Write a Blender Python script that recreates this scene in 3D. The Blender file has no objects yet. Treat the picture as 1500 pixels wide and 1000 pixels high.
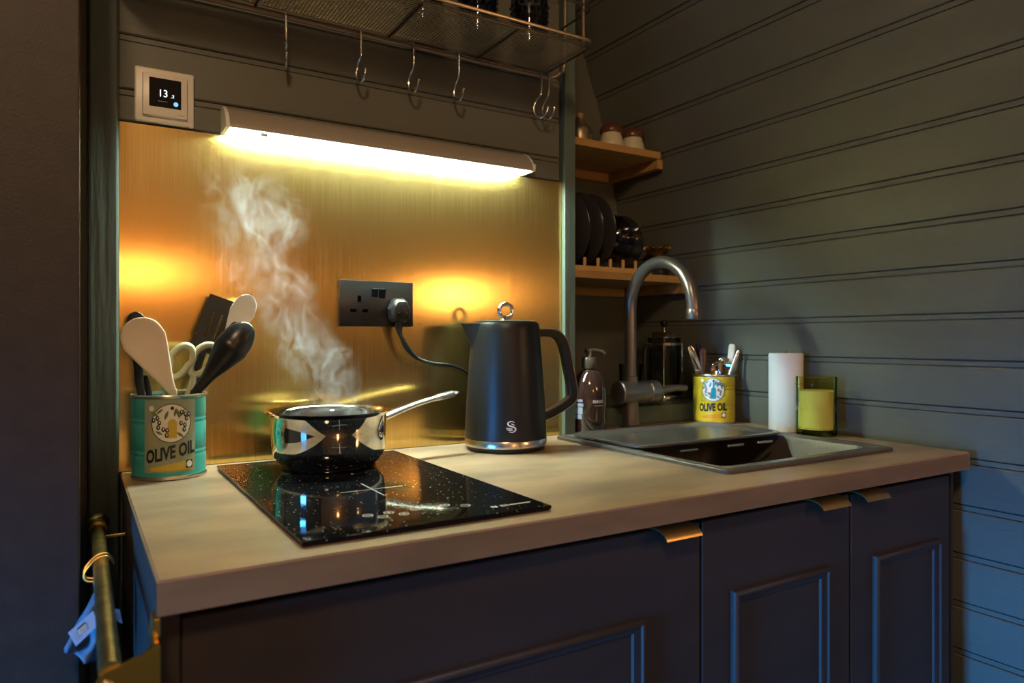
import bpy, bmesh, math, random
from mathutils import Vector, Matrix
random.seed(7)
R = math.radians
S = bpy.context.scene
COL = S.collection

# ------------------------------------------------------------------ camera
cam_d = bpy.data.cameras.new('camera')
cam = bpy.data.objects.new('camera', cam_d); COL.objects.link(cam)
cam_d.sensor_width = 36.0
cam_d.lens = 36.0 * 1047.26 / 1500.0
cam_d.shift_y = -3.7 / 1500.0
cam_d.clip_start = 0.02
cam.location = (0, -1.30, 1.1232)
cam.rotation_euler = (R(90), 0, -0.5478)
cam_d.dof.use_dof = True
cam_d.dof.focus_distance = 1.22
cam_d.dof.aperture_fstop = 4.5
S.camera = cam

# ------------------------------------------------------------------ world, lights, exposure
W = bpy.data.worlds.new('world'); S.world = W; W.use_nodes = True
bg = W.node_tree.nodes['Background']; bg.inputs[1].default_value = 130.0
_n, _l = W.node_tree.nodes, W.node_tree.links          # dusk: blue sky above the horizon, dim ground below
_tc = _n.new('ShaderNodeTexCoord'); _sx = _n.new('ShaderNodeSeparateXYZ'); _rp = _n.new('ShaderNodeValToRGB'); _mr = _n.new('ShaderNodeMapRange')
_l.new(_tc.outputs['Generated'], _sx.inputs[0]); _l.new(_sx.outputs[2], _mr.inputs[0]); _mr.inputs[1].default_value = -.14; _mr.inputs[2].default_value = .05
_rp.color_ramp.elements[0].color = (.0015, .006, .015, 1); _rp.color_ramp.elements[1].color = (.035, .36, 1.0, 1)
_l.new(_mr.outputs[0], _rp.inputs[0]); _l.new(_rp.outputs[0], bg.inputs[0])
vs = S.view_settings
vs.view_transform = 'Standard'; vs.look = 'None'; vs.exposure = 0.35; vs.gamma = 1.0; vs.use_curve_mapping = False

def lamp(name, typ, loc, energy, color, **kw):
    d = bpy.data.lights.new(name, typ); d.energy = energy; d.color = color
    rot = kw.pop('rot', None)
    for k, v in kw.items(): setattr(d, k, v)
    o = bpy.data.objects.new(name, d); COL.objects.link(o); o.location = loc
    if rot: o.rotation_euler = rot
    return o
WARM = (1.0, 0.52, 0.20)
lamp('ceiling_lamp', 'POINT', (-0.30, -1.70, 2.20), 38, (1.0, 0.68, 0.38), shadow_soft_size=0.12)
lamp('wall_lamp', 'POINT', (1.36, -1.42, 1.31), 4.0, WARM, shadow_soft_size=0.07)
lamp('wall_lamp', 'POINT', (0.30, -3.22, 1.50), 7.0, WARM, shadow_soft_size=0.10)
# daylight opening: portal exactly in the added low window of the side wall
po = lamp('window_portal', 'AREA', (-1.71, -1.02, 0.60), 1, (1, 1, 1), shape='RECTANGLE', size=.94, size_y=0.50, rot=(0, R(-90), 0))
po.data.cycles.is_portal = True
LED_STRENGTH = 270.0
LED_COLOR = (0.76, 1.0, 0.88)

# ------------------------------------------------------------------ materials
def mat(name, col=(.5,.5,.5), rough=.5, metal=0., **k):
    m = bpy.data.materials.new(name); m.use_nodes = True
    nt = m.node_tree; b = nt.nodes['Principled BSDF']
    b.inputs['Base Color'].default_value = (*col, 1)
    b.inputs['Roughness'].default_value = rough
    b.inputs['Metallic'].default_value = metal
    for key, v in k.items():
        if key in ('var', 'bump', 'scale', 'col2', 'bscale', 'bstr', 'detail', 'rvar'): continue
        b.inputs[key].default_value = v
    if 'col2' in k:      # noise-mixed second colour, in object space
        tc = nt.nodes.new('ShaderNodeTexCoord'); mp = nt.nodes.new('ShaderNodeMapping')
        nt.links.new(tc.outputs['Object'], mp.inputs[0]); mp.inputs['Scale'].default_value = k.get('scale', (8, 8, 8))
        n = nt.nodes.new('ShaderNodeTexNoise'); n.inputs['Scale'].default_value = 1; n.inputs['Detail'].default_value = k.get('detail', 4)
        nt.links.new(mp.outputs[0], n.inputs[0])
        rp = nt.nodes.new('ShaderNodeValToRGB'); rp.color_ramp.elements[0].position = .35; rp.color_ramp.elements[1].position = .68
        rp.color_ramp.elements[0].color = (*col, 1); rp.color_ramp.elements[1].color = (*k['col2'], 1)
        nt.links.new(n.outputs[0], rp.inputs[0]); nt.links.new(rp.outputs[0], b.inputs['Base Color'])
        if 'rvar' in k:
            mr = nt.nodes.new('ShaderNodeMapRange'); mr.inputs[3].default_value = rough - k['rvar']; mr.inputs[4].default_value = rough + k['rvar']
            nt.links.new(n.outputs[0], mr.inputs[0]); nt.links.new(mr.outputs[0], b.inputs['Roughness'])
    if 'bscale' in k:
        tc = nt.nodes.new('ShaderNodeTexCoord'); mp = nt.nodes.new('ShaderNodeMapping')
        nt.links.new(tc.outputs['Object'], mp.inputs[0]); mp.inputs['Scale'].default_value = k['bscale']
        n = nt.nodes.new('ShaderNodeTexNoise'); n.inputs['Scale'].default_value = 1; n.inputs['Detail'].default_value = 5
        nt.links.new(mp.outputs[0], n.inputs[0])
        bp = nt.nodes.new('ShaderNodeBump'); bp.inputs['Strength'].default_value = k.get('bstr', .2); bp.inputs['Distance'].default_value = .002
        nt.links.new(n.outputs[0], bp.inputs['Height']); nt.links.new(bp.outputs[0], b.inputs['Normal'])
    return m

def emat(name, col, s):
    m = bpy.data.materials.new(name); m.use_nodes = True; nt = m.node_tree
    b = nt.nodes['Principled BSDF']; b.inputs['Base Color'].default_value = (*col, 1)
    b.inputs['Emission Color'].default_value = (*col, 1); b.inputs['Emission Strength'].default_value = s
    return m

def thin_glass(name, col, alpha_col, rough=.03, mixf=.25):
    """clear-ish glass that lets shadow rays through: transparent tint + fresnel gloss"""
    m = bpy.data.materials.new(name); m.use_nodes = True; nt = m.node_tree
    for n in list(nt.nodes): nt.nodes.remove(n)
    out = nt.nodes.new('ShaderNodeOutputMaterial'); tr = nt.nodes.new('ShaderNodeBsdfTransparent'); gl = nt.nodes.new('ShaderNodeBsdfGlossy')
    tr.inputs[0].default_value = (*alpha_col, 1); gl.inputs[0].default_value = (*col, 1); gl.inputs[1].default_value = rough
    lw = nt.nodes.new('ShaderNodeLayerWeight'); lw.inputs[0].default_value = mixf
    mx = nt.nodes.new('ShaderNodeMixShader'); nt.links.new(lw.outputs['Fresnel'], mx.inputs[0])
    nt.links.new(tr.outputs[0], mx.inputs[1]); nt.links.new(gl.outputs[0], mx.inputs[2]); nt.links.new(mx.outputs[0], out.inputs[0])
    return m

M = {}
M['wall'] = mat('dark_green_paint_lit', (.110, .112, .090), .46, col2=(.132, .133, .107), scale=(9, 2, 9), bscale=(160, 12, 160), bstr=.25)  # same paint as the end wall, lightened to stand in for brightness
M['wallx'] = mat('dark_green_paint_along_x', (.100, .099, .078), .46, col2=(.120, .118, .094), scale=(2, 9, 9), bscale=(12, 160, 160), bstr=.25)
M['post'] = mat('dark_green_paint_upright', (.072, .098, .082), .42, col2=(.095, .122, .102), scale=(30, 30, 3), bscale=(70, 70, 7), bstr=.7)
M['brownwall'] = mat('dark_brown_panel', (.026, .016, .011), .6, col2=(.036, .023, .016), scale=(40, 40, 40), bscale=(300, 300, 300), bstr=.3)
M['timber'] = mat('warm_timber_boards', (.50, .30, .13), .5, col2=(.36, .20, .08), scale=(1, 10, 10))
M['floor'] = mat('oak_floor', (.070, .048, .032), .5, col2=(.045, .030, .020), scale=(20, 2, 20))
M['ceil'] = mat('dark_ceiling_paint', (.085, .088, .075), .6)
M['counter'] = mat('bronze_laminate', (.39, .262, .160), .36, col2=(.20, .138, .090), scale=(5, 11, 11), detail=6, rvar=.06, bscale=(90, 90, 90), bstr=.08)
M['cab'] = mat('aubergine_black_paint', (.030, .023, .021), .52, col2=(.038, .029, .026), scale=(3, 3, 14), bscale=(150, 150, 25), bstr=.18)
M['cabin'] = mat('cabinet_carcass', (.022, .019, .019), .6)
M['handlebrass'] = mat('satin_brass', (.70, .46, .16), .32, 1.0)
M['agedbrass'] = mat('aged_brass', (.66, .48, .17), .36, 1.0, col2=(.36, .26, .09), scale=(60, 60, 60))
M['goldbracket'] = mat('polished_gold_brass', (.85, .55, .10), .24, 1.0)
M['chrome'] = mat('chrome', (.86, .86, .86), .07, 1.0)
M['steel'] = mat('polished_steel', (.72, .71, .70), .05, 1.0)
M['bsteel'] = mat('brushed_steel', (.74, .72, .68), .24, 1.0)
M['hooksteel'] = mat('hook_steel', (.80, .76, .68), .22, 1.0)
M['wire'] = mat('bronze_wire', (.46, .36, .24), .34, .9)
M['darkwire'] = mat('dark_bronze_wire', (.10, .075, .055), .4, .7)
M['black'] = mat('black_plastic', (.010, .010, .011), .36, **{'Specular IOR Level': .35})
M['blackgloss'] = mat('black_gloss', (.010, .010, .011), .14)
M['spoonblack'] = mat('satin_black_nylon', (.012, .012, .013), .30)
M['socket'] = mat('matt_black_plate', (.035, .032, .032), .30, .6)
M['kettle'] = mat('matt_black_enamel', (.011, .011, .012), .38, **{'Specular IOR Level': .38})
M['led_body'] = mat('brushed_aluminium_housing', (.40, .345, .28), .38, .25)
M['led_end'] = mat('white_end_cap', (.75, .74, .68), .4)
M['led_lip'] = emat('led_diffuser_lip', (.85, 1.0, .93), 1.6)
M['led'] = emat('led_diffuser', LED_COLOR, LED_STRENGTH)
M['thermo'] = mat('warm_white_plastic', (.72, .66, .58), .35)
M['screen'] = mat('dark_screen', (.012, .010, .012), .12)
M['digit'] = emat('screen_digits', (.55, .82, 1.0), 1.6)
M['bluedot'] = emat('screen_blue_dot', (.16, .42, .85), 1.0)
M['shelfwood'] = mat('pine_shelf', (.52, .30, .10), .5, col2=(.36, .19, .06), scale=(3, 30, 30))
M['dowel'] = mat('pale_dowel', (.66, .42, .16), .5)
M['plate'] = mat('charcoal_glaze', (.030, .028, .032), .22)
M['white'] = mat('white_wax', (.80, .79, .76), .55, **{'Subsurface Weight': .15, 'Subsurface Radius': (.02, .015, .01)})
M['cream'] = mat('cream_ceramic', (.62, .56, .40), .35)
M['browncer'] = mat('brown_glaze', (.13, .045, .018), .25)
M['beige'] = mat('beige_silicone', (.66, .53, .39), .45)
M['offwhite'] = mat('offwhite_plastic', (.78, .74, .66), .4)
M['olivegrey'] = mat('sage_plastic', (.42, .42, .27), .4)
M['tin_teal'] = mat('teal_tin', (.05, .33, .29), .30, .15)
M['tin_steel'] = mat('bare_tin', (.70, .66, .56), .28, 1.0)
M['tin_yellow'] = mat('yellow_tin', (.80, .56, .03), .32, .1)
M['label_grey'] = mat('label_sage', (.25, .27, .18), .35)
M['label_cream'] = mat('label_cream', (.66, .64, .54), .35)
M['ink'] = mat('print_black', (.012, .014, .012), .4)
M['inkgreen'] = mat('print_olive_green', (.12, .14, .05), .4)
M['inkgold'] = mat('print_gold', (.50, .36, .04), .35)
M['inkorange'] = mat('print_orange', (.80, .34, .02), .35)
M['inkblue'] = mat('print_blue', (.02, .28, .42), .35)
M['inkwhite'] = mat('print_white', (.80, .80, .78), .4)
M['inkgrey'] = mat('print_grey', (.45, .45, .48), .4)
M['amber'] = mat('dark_amber_glass', (.030, .014, .012), .06, **{'Coat Weight': .6})
M['pump'] = mat('smoked_pump_plastic', (.050, .040, .034), .22)
M['souplabel'] = mat('slate_label', (.22, .25, .36), .5)
M['sink'] = mat('granite_composite', (.075, .066, .060), .26, col2=(.110, .096, .088), scale=(500, 500, 500), bscale=(700, 700, 700), bstr=.25)
M['tray'] = mat('gunmetal_tray', (.20, .175, .155), .24, .7)
M['tap'] = mat('gunmetal_tap', (.21, .185, .175), .30, .8)
M['glass'] = thin_glass('clear_glass', (1, 1, 1), (.86, .88, .86), .03, .25)
M['smoke'] = thin_glass('smoked_glass', (.9, .92, 1), (.50, .50, .54), .04, .30)
M['greenglass'] = thin_glass('green_glass', (.9, 1, .6), (.96, .955, .74), .08, .10)
M['candle'] = mat('yellow_wax', (.62, .56, .26), .6)
M['pane'] = thin_glass('window_pane', (1, 1, 1), (.96, .98, 1), .02, .08)
M['frame'] = mat('white_window_frame', (.6, .6, .58), .4)
M['bluecloth'] = mat('blue_cloth', (.09, .15, .22), .7, col2=(.13, .20, .28), scale=(40, 40, 40), bscale=(400, 400, 400), bstr=.3)
M['lab_lblue'] = mat('pale_blue_label', (.42, .52, .66), .5)
M['cord'] = mat('white_cord', (.62, .68, .85), .6)
M['water'] = mat('water', (.10, .09, .07), .04, **{'Transmission Weight': .6, 'IOR': 1.33})
M['hole'] = mat('dark_opening', (.002, .002, .002), .9, **{'Specular IOR Level': 0.0})
M['rubber'] = mat('black_rubber', (.010, .010, .010), .5)

# brushed brass sheet: vertical grain
def brass_sheet():
    m = bpy.data.materials.new('brushed_brass_sheet'); m.use_nodes = True; nt = m.node_tree; b = nt.nodes['Principled BSDF']
    tc = nt.nodes.new('ShaderNodeTexCoord'); mp = nt.nodes.new('ShaderNodeMapping'); mp.inputs['Scale'].default_value = (700, 700, 6)
    nt.links.new(tc.outputs['Object'], mp.inputs[0])
    n = nt.nodes.new('ShaderNodeTexNoise'); n.inputs['Scale'].default_value = 1; n.inputs['Detail'].default_value = 3
    nt.links.new(mp.outputs[0], n.inputs[0])
    rp = nt.nodes.new('ShaderNodeValToRGB')
    rp.color_ramp.elements[0].position = .3; rp.color_ramp.elements[0].color = (.68, .46, .14, 1)
    rp.color_ramp.elements[1].position = .72; rp.color_ramp.elements[1].color = (.87, .63, .24, 1)
    nt.links.new(n.outputs[0], rp.inputs[0])
    bp = nt.nodes.new('ShaderNodeBump'); bp.inputs['Strength'].default_value = .035; bp.inputs['Distance'].default_value = .0008
    nt.links.new(n.outputs[0], bp.inputs['Height'])
    tg = nt.nodes.new('ShaderNodeCombineXYZ'); tg.inputs[0].default_value = 1     # scatter runs across the vertical grain
    b2 = nt.nodes.new('ShaderNodeBsdfPrincipled')
    for q, lo, hi, an in ((b, .12, .20, .80), (b2, .28, .37, .40)):
        q.inputs['Metallic'].default_value = 1; q.inputs['Anisotropic'].default_value = an
        mr = nt.nodes.new('ShaderNodeMapRange'); mr.inputs[3].default_value = lo; mr.inputs[4].default_value = hi
        nt.links.new(n.outputs[0], mr.inputs[0]); nt.links.new(mr.outputs[0], q.inputs['Roughness'])
        nt.links.new(rp.outputs[0], q.inputs['Base Color']); nt.links.new(bp.outputs[0], q.inputs['Normal']); nt.links.new(tg.outputs[0], q.inputs['Tangent'])
    mx = nt.nodes.new('ShaderNodeMixShader'); mx.inputs[0].default_value = .25
    nt.links.new(b.outputs[0], mx.inputs[1]); nt.links.new(b2.outputs[0], mx.inputs[2])
    nt.links.new(mx.outputs[0], nt.nodes['Material Output'].inputs[0])
    return m
M['brass'] = brass_sheet()

# black ceramic glass with pale specks
def hob_glass():
    m = mat('black_ceramic_glass', (.006, .006, .007), .05); nt = m.node_tree; b = nt.nodes['Principled BSDF']
    tc = nt.nodes.new('ShaderNodeTexCoord'); vo = nt.nodes.new('ShaderNodeTexVoronoi'); vo.inputs['Scale'].default_value = 210
    nt.links.new(tc.outputs['Object'], vo.inputs[0])
    sp = nt.nodes.new('ShaderNodeMath'); sp.operation = 'LESS_THAN'
    mm = nt.nodes.new('ShaderNodeMath'); mm.operation = 'MULTIPLY'; mm.inputs[1].default_value = .22
    se = nt.nodes.new('ShaderNodeSeparateColor'); nt.links.new(vo.outputs['Color'], se.inputs[0])
    pw = nt.nodes.new('ShaderNodeMath'); pw.operation = 'POWER'; pw.inputs[1].default_value = 2.5
    nt.links.new(se.outputs[0], pw.inputs[0]); nt.links.new(pw.outputs[0], mm.inputs[0])
    nt.links.new(vo.outputs['Distance'], sp.inputs[0]); nt.links.new(mm.outputs[0], sp.inputs[1])
    mx = nt.nodes.new('ShaderNodeMix'); mx.data_type = 'RGBA'
    mx.inputs[6].default_value = (.006, .006, .007, 1); mx.inputs[7].default_value = (.55, .53, .48, 1)
    nt.links.new(sp.outputs[0], mx.inputs[0]); nt.links.new(mx.outputs[2], b.inputs['Base Color'])
    return m
M['hob'] = hob_glass(); M['hob'].node_tree.nodes['Principled BSDF'].inputs['Specular IOR Level'].default_value = .13

# ------------------------------------------------------------------ mesh helpers
def link(o, parent=None):
    COL.objects.link(o)
    if parent is not None: o.parent = parent
    return o

def mk(name, bm, m, parent=None, smooth=35, off=None):
    """one bmesh -> one object. off: world offset to subtract (for parts modelled in world coordinates)"""
    me = bpy.data.meshes.new(name)
    bmesh.ops.recalc_face_normals(bm, faces=bm.faces[:])
    if off is not None: bmesh.ops.translate(bm, verts=bm.verts[:], vec=-Vector(off))
    bm.to_mesh(me); bm.free()
    if smooth:
        for p in me.polygons: p.use_smooth = True
        me.set_sharp_from_angle(angle=R(smooth))
    me.materials.append(M[m] if isinstance(m, str) else m)
    return link(bpy.data.objects.new(name, me), parent)

def tag(o, label, cat, group=None):
    o['label'] = label; o['category'] = cat
    if group: o['group'] = group
    return o

def struct(o, label=None, cat=None):
    o['kind'] = 'structure'
    if label: o['label'] = label
    if cat: o['category'] = cat
    return o

def thing(name, label, cat, loc=(0, 0, 0), rotz=0, group=None):
    o = bpy.data.objects.new(name, None); COL.objects.link(o)
    o.empty_display_size = .02; o.location = loc; o.rotation_euler = (0, 0, rotz)
    return tag(o, label, cat, group)

def B(): return bmesh.new()

def bx(bm, x0, x1, y0, y1, z0, z1, bev=0, seg=2):
    g = bmesh.ops.create_cube(bm, size=1); vs_ = g['verts']
    for v in vs_:
        v.co = Vector(((x0 + x1) / 2 + v.co.x * (x1 - x0), (y0 + y1) / 2 + v.co.y * (y1 - y0), (z0 + z1) / 2 + v.co.z * (z1 - z0)))
    if bev:
        es = list({e for v in vs_ for e in v.link_edges})
        bmesh.ops.bevel(bm, geom=es, offset=bev, segments=seg, profile=.5, affect='EDGES')
    return bm

def lathe(bm, prof, n=48, cx=0, cy=0, cap=True, squash=(1, 1)):
    rings = []
    for r, z in prof:
        if r < 1e-6: rings.append([bm.verts.new((cx, cy, z))])
        else: rings.append([bm.verts.new((cx + squash[0] * r * math.cos(2 * math.pi * i / n), cy + squash[1] * r * math.sin(2 * math.pi * i / n), z)) for i in range(n)])
    for a, b in zip(rings, rings[1:]):
        if len(a) == 1 and len(b) == 1: continue
        for i in range(n):
            j = (i + 1) % n
            if len(a) == 1: bm.faces.new((a[0], b[i], b[j]))
            elif len(b) == 1: bm.faces.new((a[i], b[0], a[j]))
            else: bm.faces.new((a[i], b[i], b[j], a[j]))
    if cap:
        for rg in (rings[0], rings[-1]):
            if len(rg) > 2:
                try: bm.faces.new(rg)
                except ValueError: pass
    return bm

def spline(pts, n=8, closed=False):
    """catmull-rom through points"""
    P_ = [Vector(p) for p in pts]; out = []; L = len(P_)
    rng = L if closed else L - 1
    for i in range(rng):
        g = (lambda k: P_[k % L]) if closed else (lambda k: P_[max(0, min(L - 1, k))])
        p0, p1, p2, p3 = g(i - 1), g(i), g(i + 1), g(i + 2)
        for s in range(n):
            t = s / n
            out.append(.5 * (2 * p1 + (p2 - p0) * t + (2 * p0 - 5 * p1 + 4 * p2 - p3) * t * t + (3 * p1 - p0 - 3 * p2 + p3) * t ** 3))
    if not closed: out.append(P_[-1])
    return out

def tube(bm, pts, r, n=10, closed=False, sq=1.0, up=None):
    """sweep a round (or squashed) section; r may be a list"""
    pts = [Vector(p) for p in pts]; L = len(pts); rings = []
    rr = r if isinstance(r, (list, tuple)) else [r] * L
    prev = None
    for i, p in enumerate(pts):
        a = pts[(i - 1) % L] if (closed or i > 0) else p
        b = pts[(i + 1) % L] if (closed or i < L - 1) else p
        t = (b - a).normalized()
        if prev is None:
            u = Vector(up) if up else (Vector((0, 0, 1)) if abs(t.z) < .9 else Vector((1, 0, 0)))
        else: u = prev
        u = (u - t * u.dot(t)).normalized(); prev = u; w = t.cross(u)
        rings.append([bm.verts.new(p + (u * math.cos(2 * math.pi * k / n) * sq + w * math.sin(2 * math.pi * k / n)) * rr[i]) for k in range(n)])
    pairs = list(zip(rings, rings[1:])) + ([(rings[-1], rings[0])] if closed else [])
    for a, b in pairs:
        for k in range(n):
            bm.faces.new((a[k], a[(k + 1) % n], b[(k + 1) % n], b[k]))
    if not closed:
        bm.faces.new(rings[0]); bm.faces.new(rings[-1])
    return bm

def prism(bm, poly, axis, a, b):
    """extrude a 2-D polygon along axis 'x','y' or 'z' from a to b"""
    def P3(p, t):
        return {'x': (t, p[0], p[1]), 'y': (p[0], t, p[1]), 'z': (p[0], p[1], t)}[axis]
    v0 = [bm.verts.new(P3(p, a)) for p in poly]; v1 = [bm.verts.new(P3(p, b)) for p in poly]
    bm.faces.new(v0); bm.faces.new(v1[::-1]); n = len(poly)
    for i in range(n): bm.faces.new((v0[i], v0[(i + 1) % n], v1[(i + 1) % n], v1[i]))
    return bm

def paddle(bm, p0, p1, prof, thick, nrm, bow=0.0, n=32, ns=18, prof_t=None):
    """flat utensil body along p0->p1: prof=[(t, halfwidth)], rounded cross-section, bowed by 'bow'"""
    p0, p1 = Vector(p0), Vector(p1); ax = (p1 - p0).normalized(); nrm = Vector(nrm); nrm = (nrm - ax * nrm.dot(ax)).normalized(); sd = ax.cross(nrm)
    def hw(t):
        for i, ((a, wa), (b, wb)) in enumerate(zip(prof, prof[1:])):
            if t <= b:
                s = (t - a) / max(1e-6, b - a)
                def slope(k):
                    k0, k1 = max(0, k - 1), min(len(prof) - 1, k + 1)
                    return (prof[k1][1] - prof[k0][1]) / max(1e-6, prof[k1][0] - prof[k0][0])
                m0, m1 = slope(i) * (b - a), slope(i + 1) * (b - a)
                if i == len(prof) - 2: return wb + (wa - wb) * math.sqrt(max(0, 1 - s * s))      # rounded tip
                return max(.0008, (2 * s ** 3 - 3 * s * s + 1) * wa + (s ** 3 - 2 * s * s + s) * m0 + (-2 * s ** 3 + 3 * s * s) * wb + (s ** 3 - s * s) * m1)
        return prof[-1][1]
    ts = sorted({i / n for i in range(n + 1)} | {1 - (1 - prof[-2][0]) * (k / 8) ** 2 for k in range(9)})
    mw = max(w for _, w in prof); rings = []
    for t in ts:
        w = hw(t); th = thick if isinstance(thick, float) else thick[0] + (thick[1] - thick[0]) * t
        ring = []
        for k in range(ns):
            a = 2 * math.pi * k / ns; c, s = math.cos(a), math.sin(a)
            c2 = math.copysign(abs(c) ** .7, c); s2 = math.copysign(abs(s) ** .7, s)
            bo = bow * ((w / mw) ** 2) * (1 - c2 * c2)
            ring.append(bm.verts.new(p0 + ax * ((p1 - p0).length * t) + sd * (c2 * w) + nrm * (s2 * th / 2 * min(1, w / (th / 2)) - bo)))
        rings.append(ring)
    for a, b in zip(rings, rings[1:]):
        for k in range(ns): bm.faces.new((a[k], a[(k + 1) % ns], b[(k + 1) % ns], b[k]))
    bm.faces.new(rings[0]); bm.faces.new(rings[-1])
    return bm

def text_mesh(txt, size, offset=0.0, xs=1.0):
    """flat 2-D text -> list of polygons verts/faces (local x,y), centred on x"""
    c = bpy.data.curves.new('t', 'FONT'); c.body = txt; c.size = size; c.offset = offset; c.resolution_u = 3; c.align_x = 'CENTER'
    o = bpy.data.objects.new('t', c); COL.objects.link(o)
    bpy.context.view_layer.update()
    me = bpy.data.meshes.new_from_object(o.evaluated_get(bpy.context.evaluated_depsgraph_get()))
    bpy.data.objects.remove(o); bpy.data.curves.remove(c)
    vs_ = [(v.co.x * xs, v.co.y) for v in me.vertices]; fs = [tuple(p.vertices) for p in me.polygons]
    bpy.data.meshes.remove(me)
    return vs_, fs

def add2d(bm, vf, fn):
    vs_, fs = vf
    nv = [bm.verts.new(fn(x, y)) for x, y in vs_]
    for f in fs:
        try: bm.faces.new([nv[i] for i in f])
        except ValueError: pass

def strip(u0, u1, n, flo, fhi):
    vs_, fs = [], []
    for i in range(n + 1):
        u = u0 + (u1 - u0) * i / n; vs_ += [(u, flo(u)), (u, fhi(u))]
        if i: fs.append((2 * i - 2, 2 * i, 2 * i + 1, 2 * i - 1))
    return vs_, fs

def rect2(u0, u1, v0, v1, n=6): return strip(u0, u1, n, lambda u: v0, lambda u: v1)
def ell2(cu, cv, a, b, n=14):
    return strip(cu - a, cu + a, n, lambda u: cv - b * math.sqrt(max(0, 1 - ((u - cu) / a) ** 2)), lambda u: cv + b * math.sqrt(max(0, 1 - ((u - cu) / a) ** 2)))
def ring2(cu, cv, a, b, w, n=28):
    vs_, fs = [], []
    for i in range(n):
        t = 2 * math.pi * i / n
        vs_ += [(cu + a * math.cos(t), cv + b * math.sin(t)), (cu + (a - w) * math.cos(t), cv + (b - w) * math.sin(t))]
        j = (i + 1) % n; fs.append((2 * i, 2 * j, 2 * j + 1, 2 * i + 1))
    return vs_, fs
def leaf2(cu, cv, L, w, ang, n=8):
    vs_, fs = strip(-L, L, n, lambda u: -w * (1 - (u / L) ** 2), lambda u: w * (1 - (u / L) ** 2))
    c, s = math.cos(ang), math.sin(ang)
    return [(cu + x * c - y * s, cv + x * s + y * c) for x, y in vs_], fs
def cylmap(rad, phi0, e):
    """u,v on a vertical round body of radius rad (number or function of z); phi0 = azimuth of u=0; e = lift"""
    def f(u, v):
        r = rad(v) if callable(rad) else rad
        ph = phi0 + u / r
        return ((r + e) * math.cos(ph), (r + e) * math.sin(ph), v)
    return f
def frontmap(y, x0=0, z0=0): return lambda u, v: (x0 + u, y, z0 + v)

# ------------------------------------------------------------------ the setting
XL, YR, ZC = -1.70, -3.40, 2.42          # left side wall, rear wall, ceiling
fl = struct(mk('floor', bx(B(), XL, 1.75, YR, .45, -.05, 0), 'floor', smooth=0), 'dark oak floor of the cabin', 'floor')
struct(mk('ceiling', bx(B(), XL - .1, 1.6, YR - .1, .5, ZC, ZC + .06), 'ceil', smooth=0), 'dark painted cabin ceiling', 'ceiling')

# right wall: leaning, slightly curved cladding of boards that run along y
zs = [0.0]
prof_tab = [(-.05, 1.500), (.50, 1.491), (.696, 1.484), (.793, 1.479), (.886, 1.473), (.984, 1.465), (1.076, 1.456), (1.166, 1.444), (1.258, 1.431),
            (1.348, 1.416), (1.438, 1.401), (1.53, 1.384), (1.624, 1.366), (1.72, 1.343), (1.82, 1.312), (1.92, 1.274), (2.02, 1.228), (2.12, 1.172), (2.22, 1.105), (2.32, 1.025), (2.45, .90)]
def wx(z):
    for (a, xa), (b, xb) in zip(prof_tab, prof_tab[1:]):
        if z <= b: return xa + (xb - xa) * (z - a) / (b - a)
    return prof_tab[-1][1]
YB = .37                                  # back of the shelf recess
bm = B()                                  # solid backing behind the boards
zz = [-.05 + i * .05 for i in range(51)]
prism(bm, [(wx(z) + .012, z) for z in zz] + [(1.8, zz[-1]), (1.8, zz[0])], 'y', YR - .1, YB + .05)
wr = struct(mk('wall_right', bm, 'wall', smooth=0), 'leaning cabin wall clad in dark green-grey grooved boards', 'wall')
joints = [.505 - .0955 * 5, .505 - .0955 * 4, .505 - .0955 * 3, .505 - .0955 * 2, .505 - .0955, .505, .600, .696, .793, .886, .984, 1.076, 1.166, 1.258, 1.348, 1.438, 1.530, 1.624]
z = 1.624
while z < 2.40: z += .094 * (wx(z) - wx(z + .1) + .1) / math.hypot(wx(z) - wx(z + .1), .1) * .88; joints.append(z)
GH = .0062                                # half height of the recessed channel
for a, b in zip(joints, joints[1:]):
    z0, z1 = a + GH, b - GH
    p0, p1 = Vector((wx(z0), z0)), Vector((wx(z1), z1)); d = (p1 - p0).normalized(); nn = Vector((d.y, -d.x))
    ch = .0022
    poly = [p0 + nn * .012, p0 + nn * ch, p0 + d * ch, p1 - d * ch, p1 + nn * ch, p1 + nn * .012]
    mk('plank', prism(B(), [(q.x, q.y) for q in poly], 'y', YR, YB), 'wall', wr, smooth=0)
    # flat bead that sits in the channel, lower than the boards
    q0, q1 = Vector((wx(b - GH + .0016), b - GH + .0016)), Vector((wx(b + GH - .0016), b + GH - .0016))
    poly = [q0 + nn * .012, q0 + nn * .0028, q1 + nn * .0028, q1 + nn * .012]
    mk('bead', prism(B(), [(q.x, q.y) for q in poly], 'y', YR, YB), 'wall', wr, smooth=0)

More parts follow.
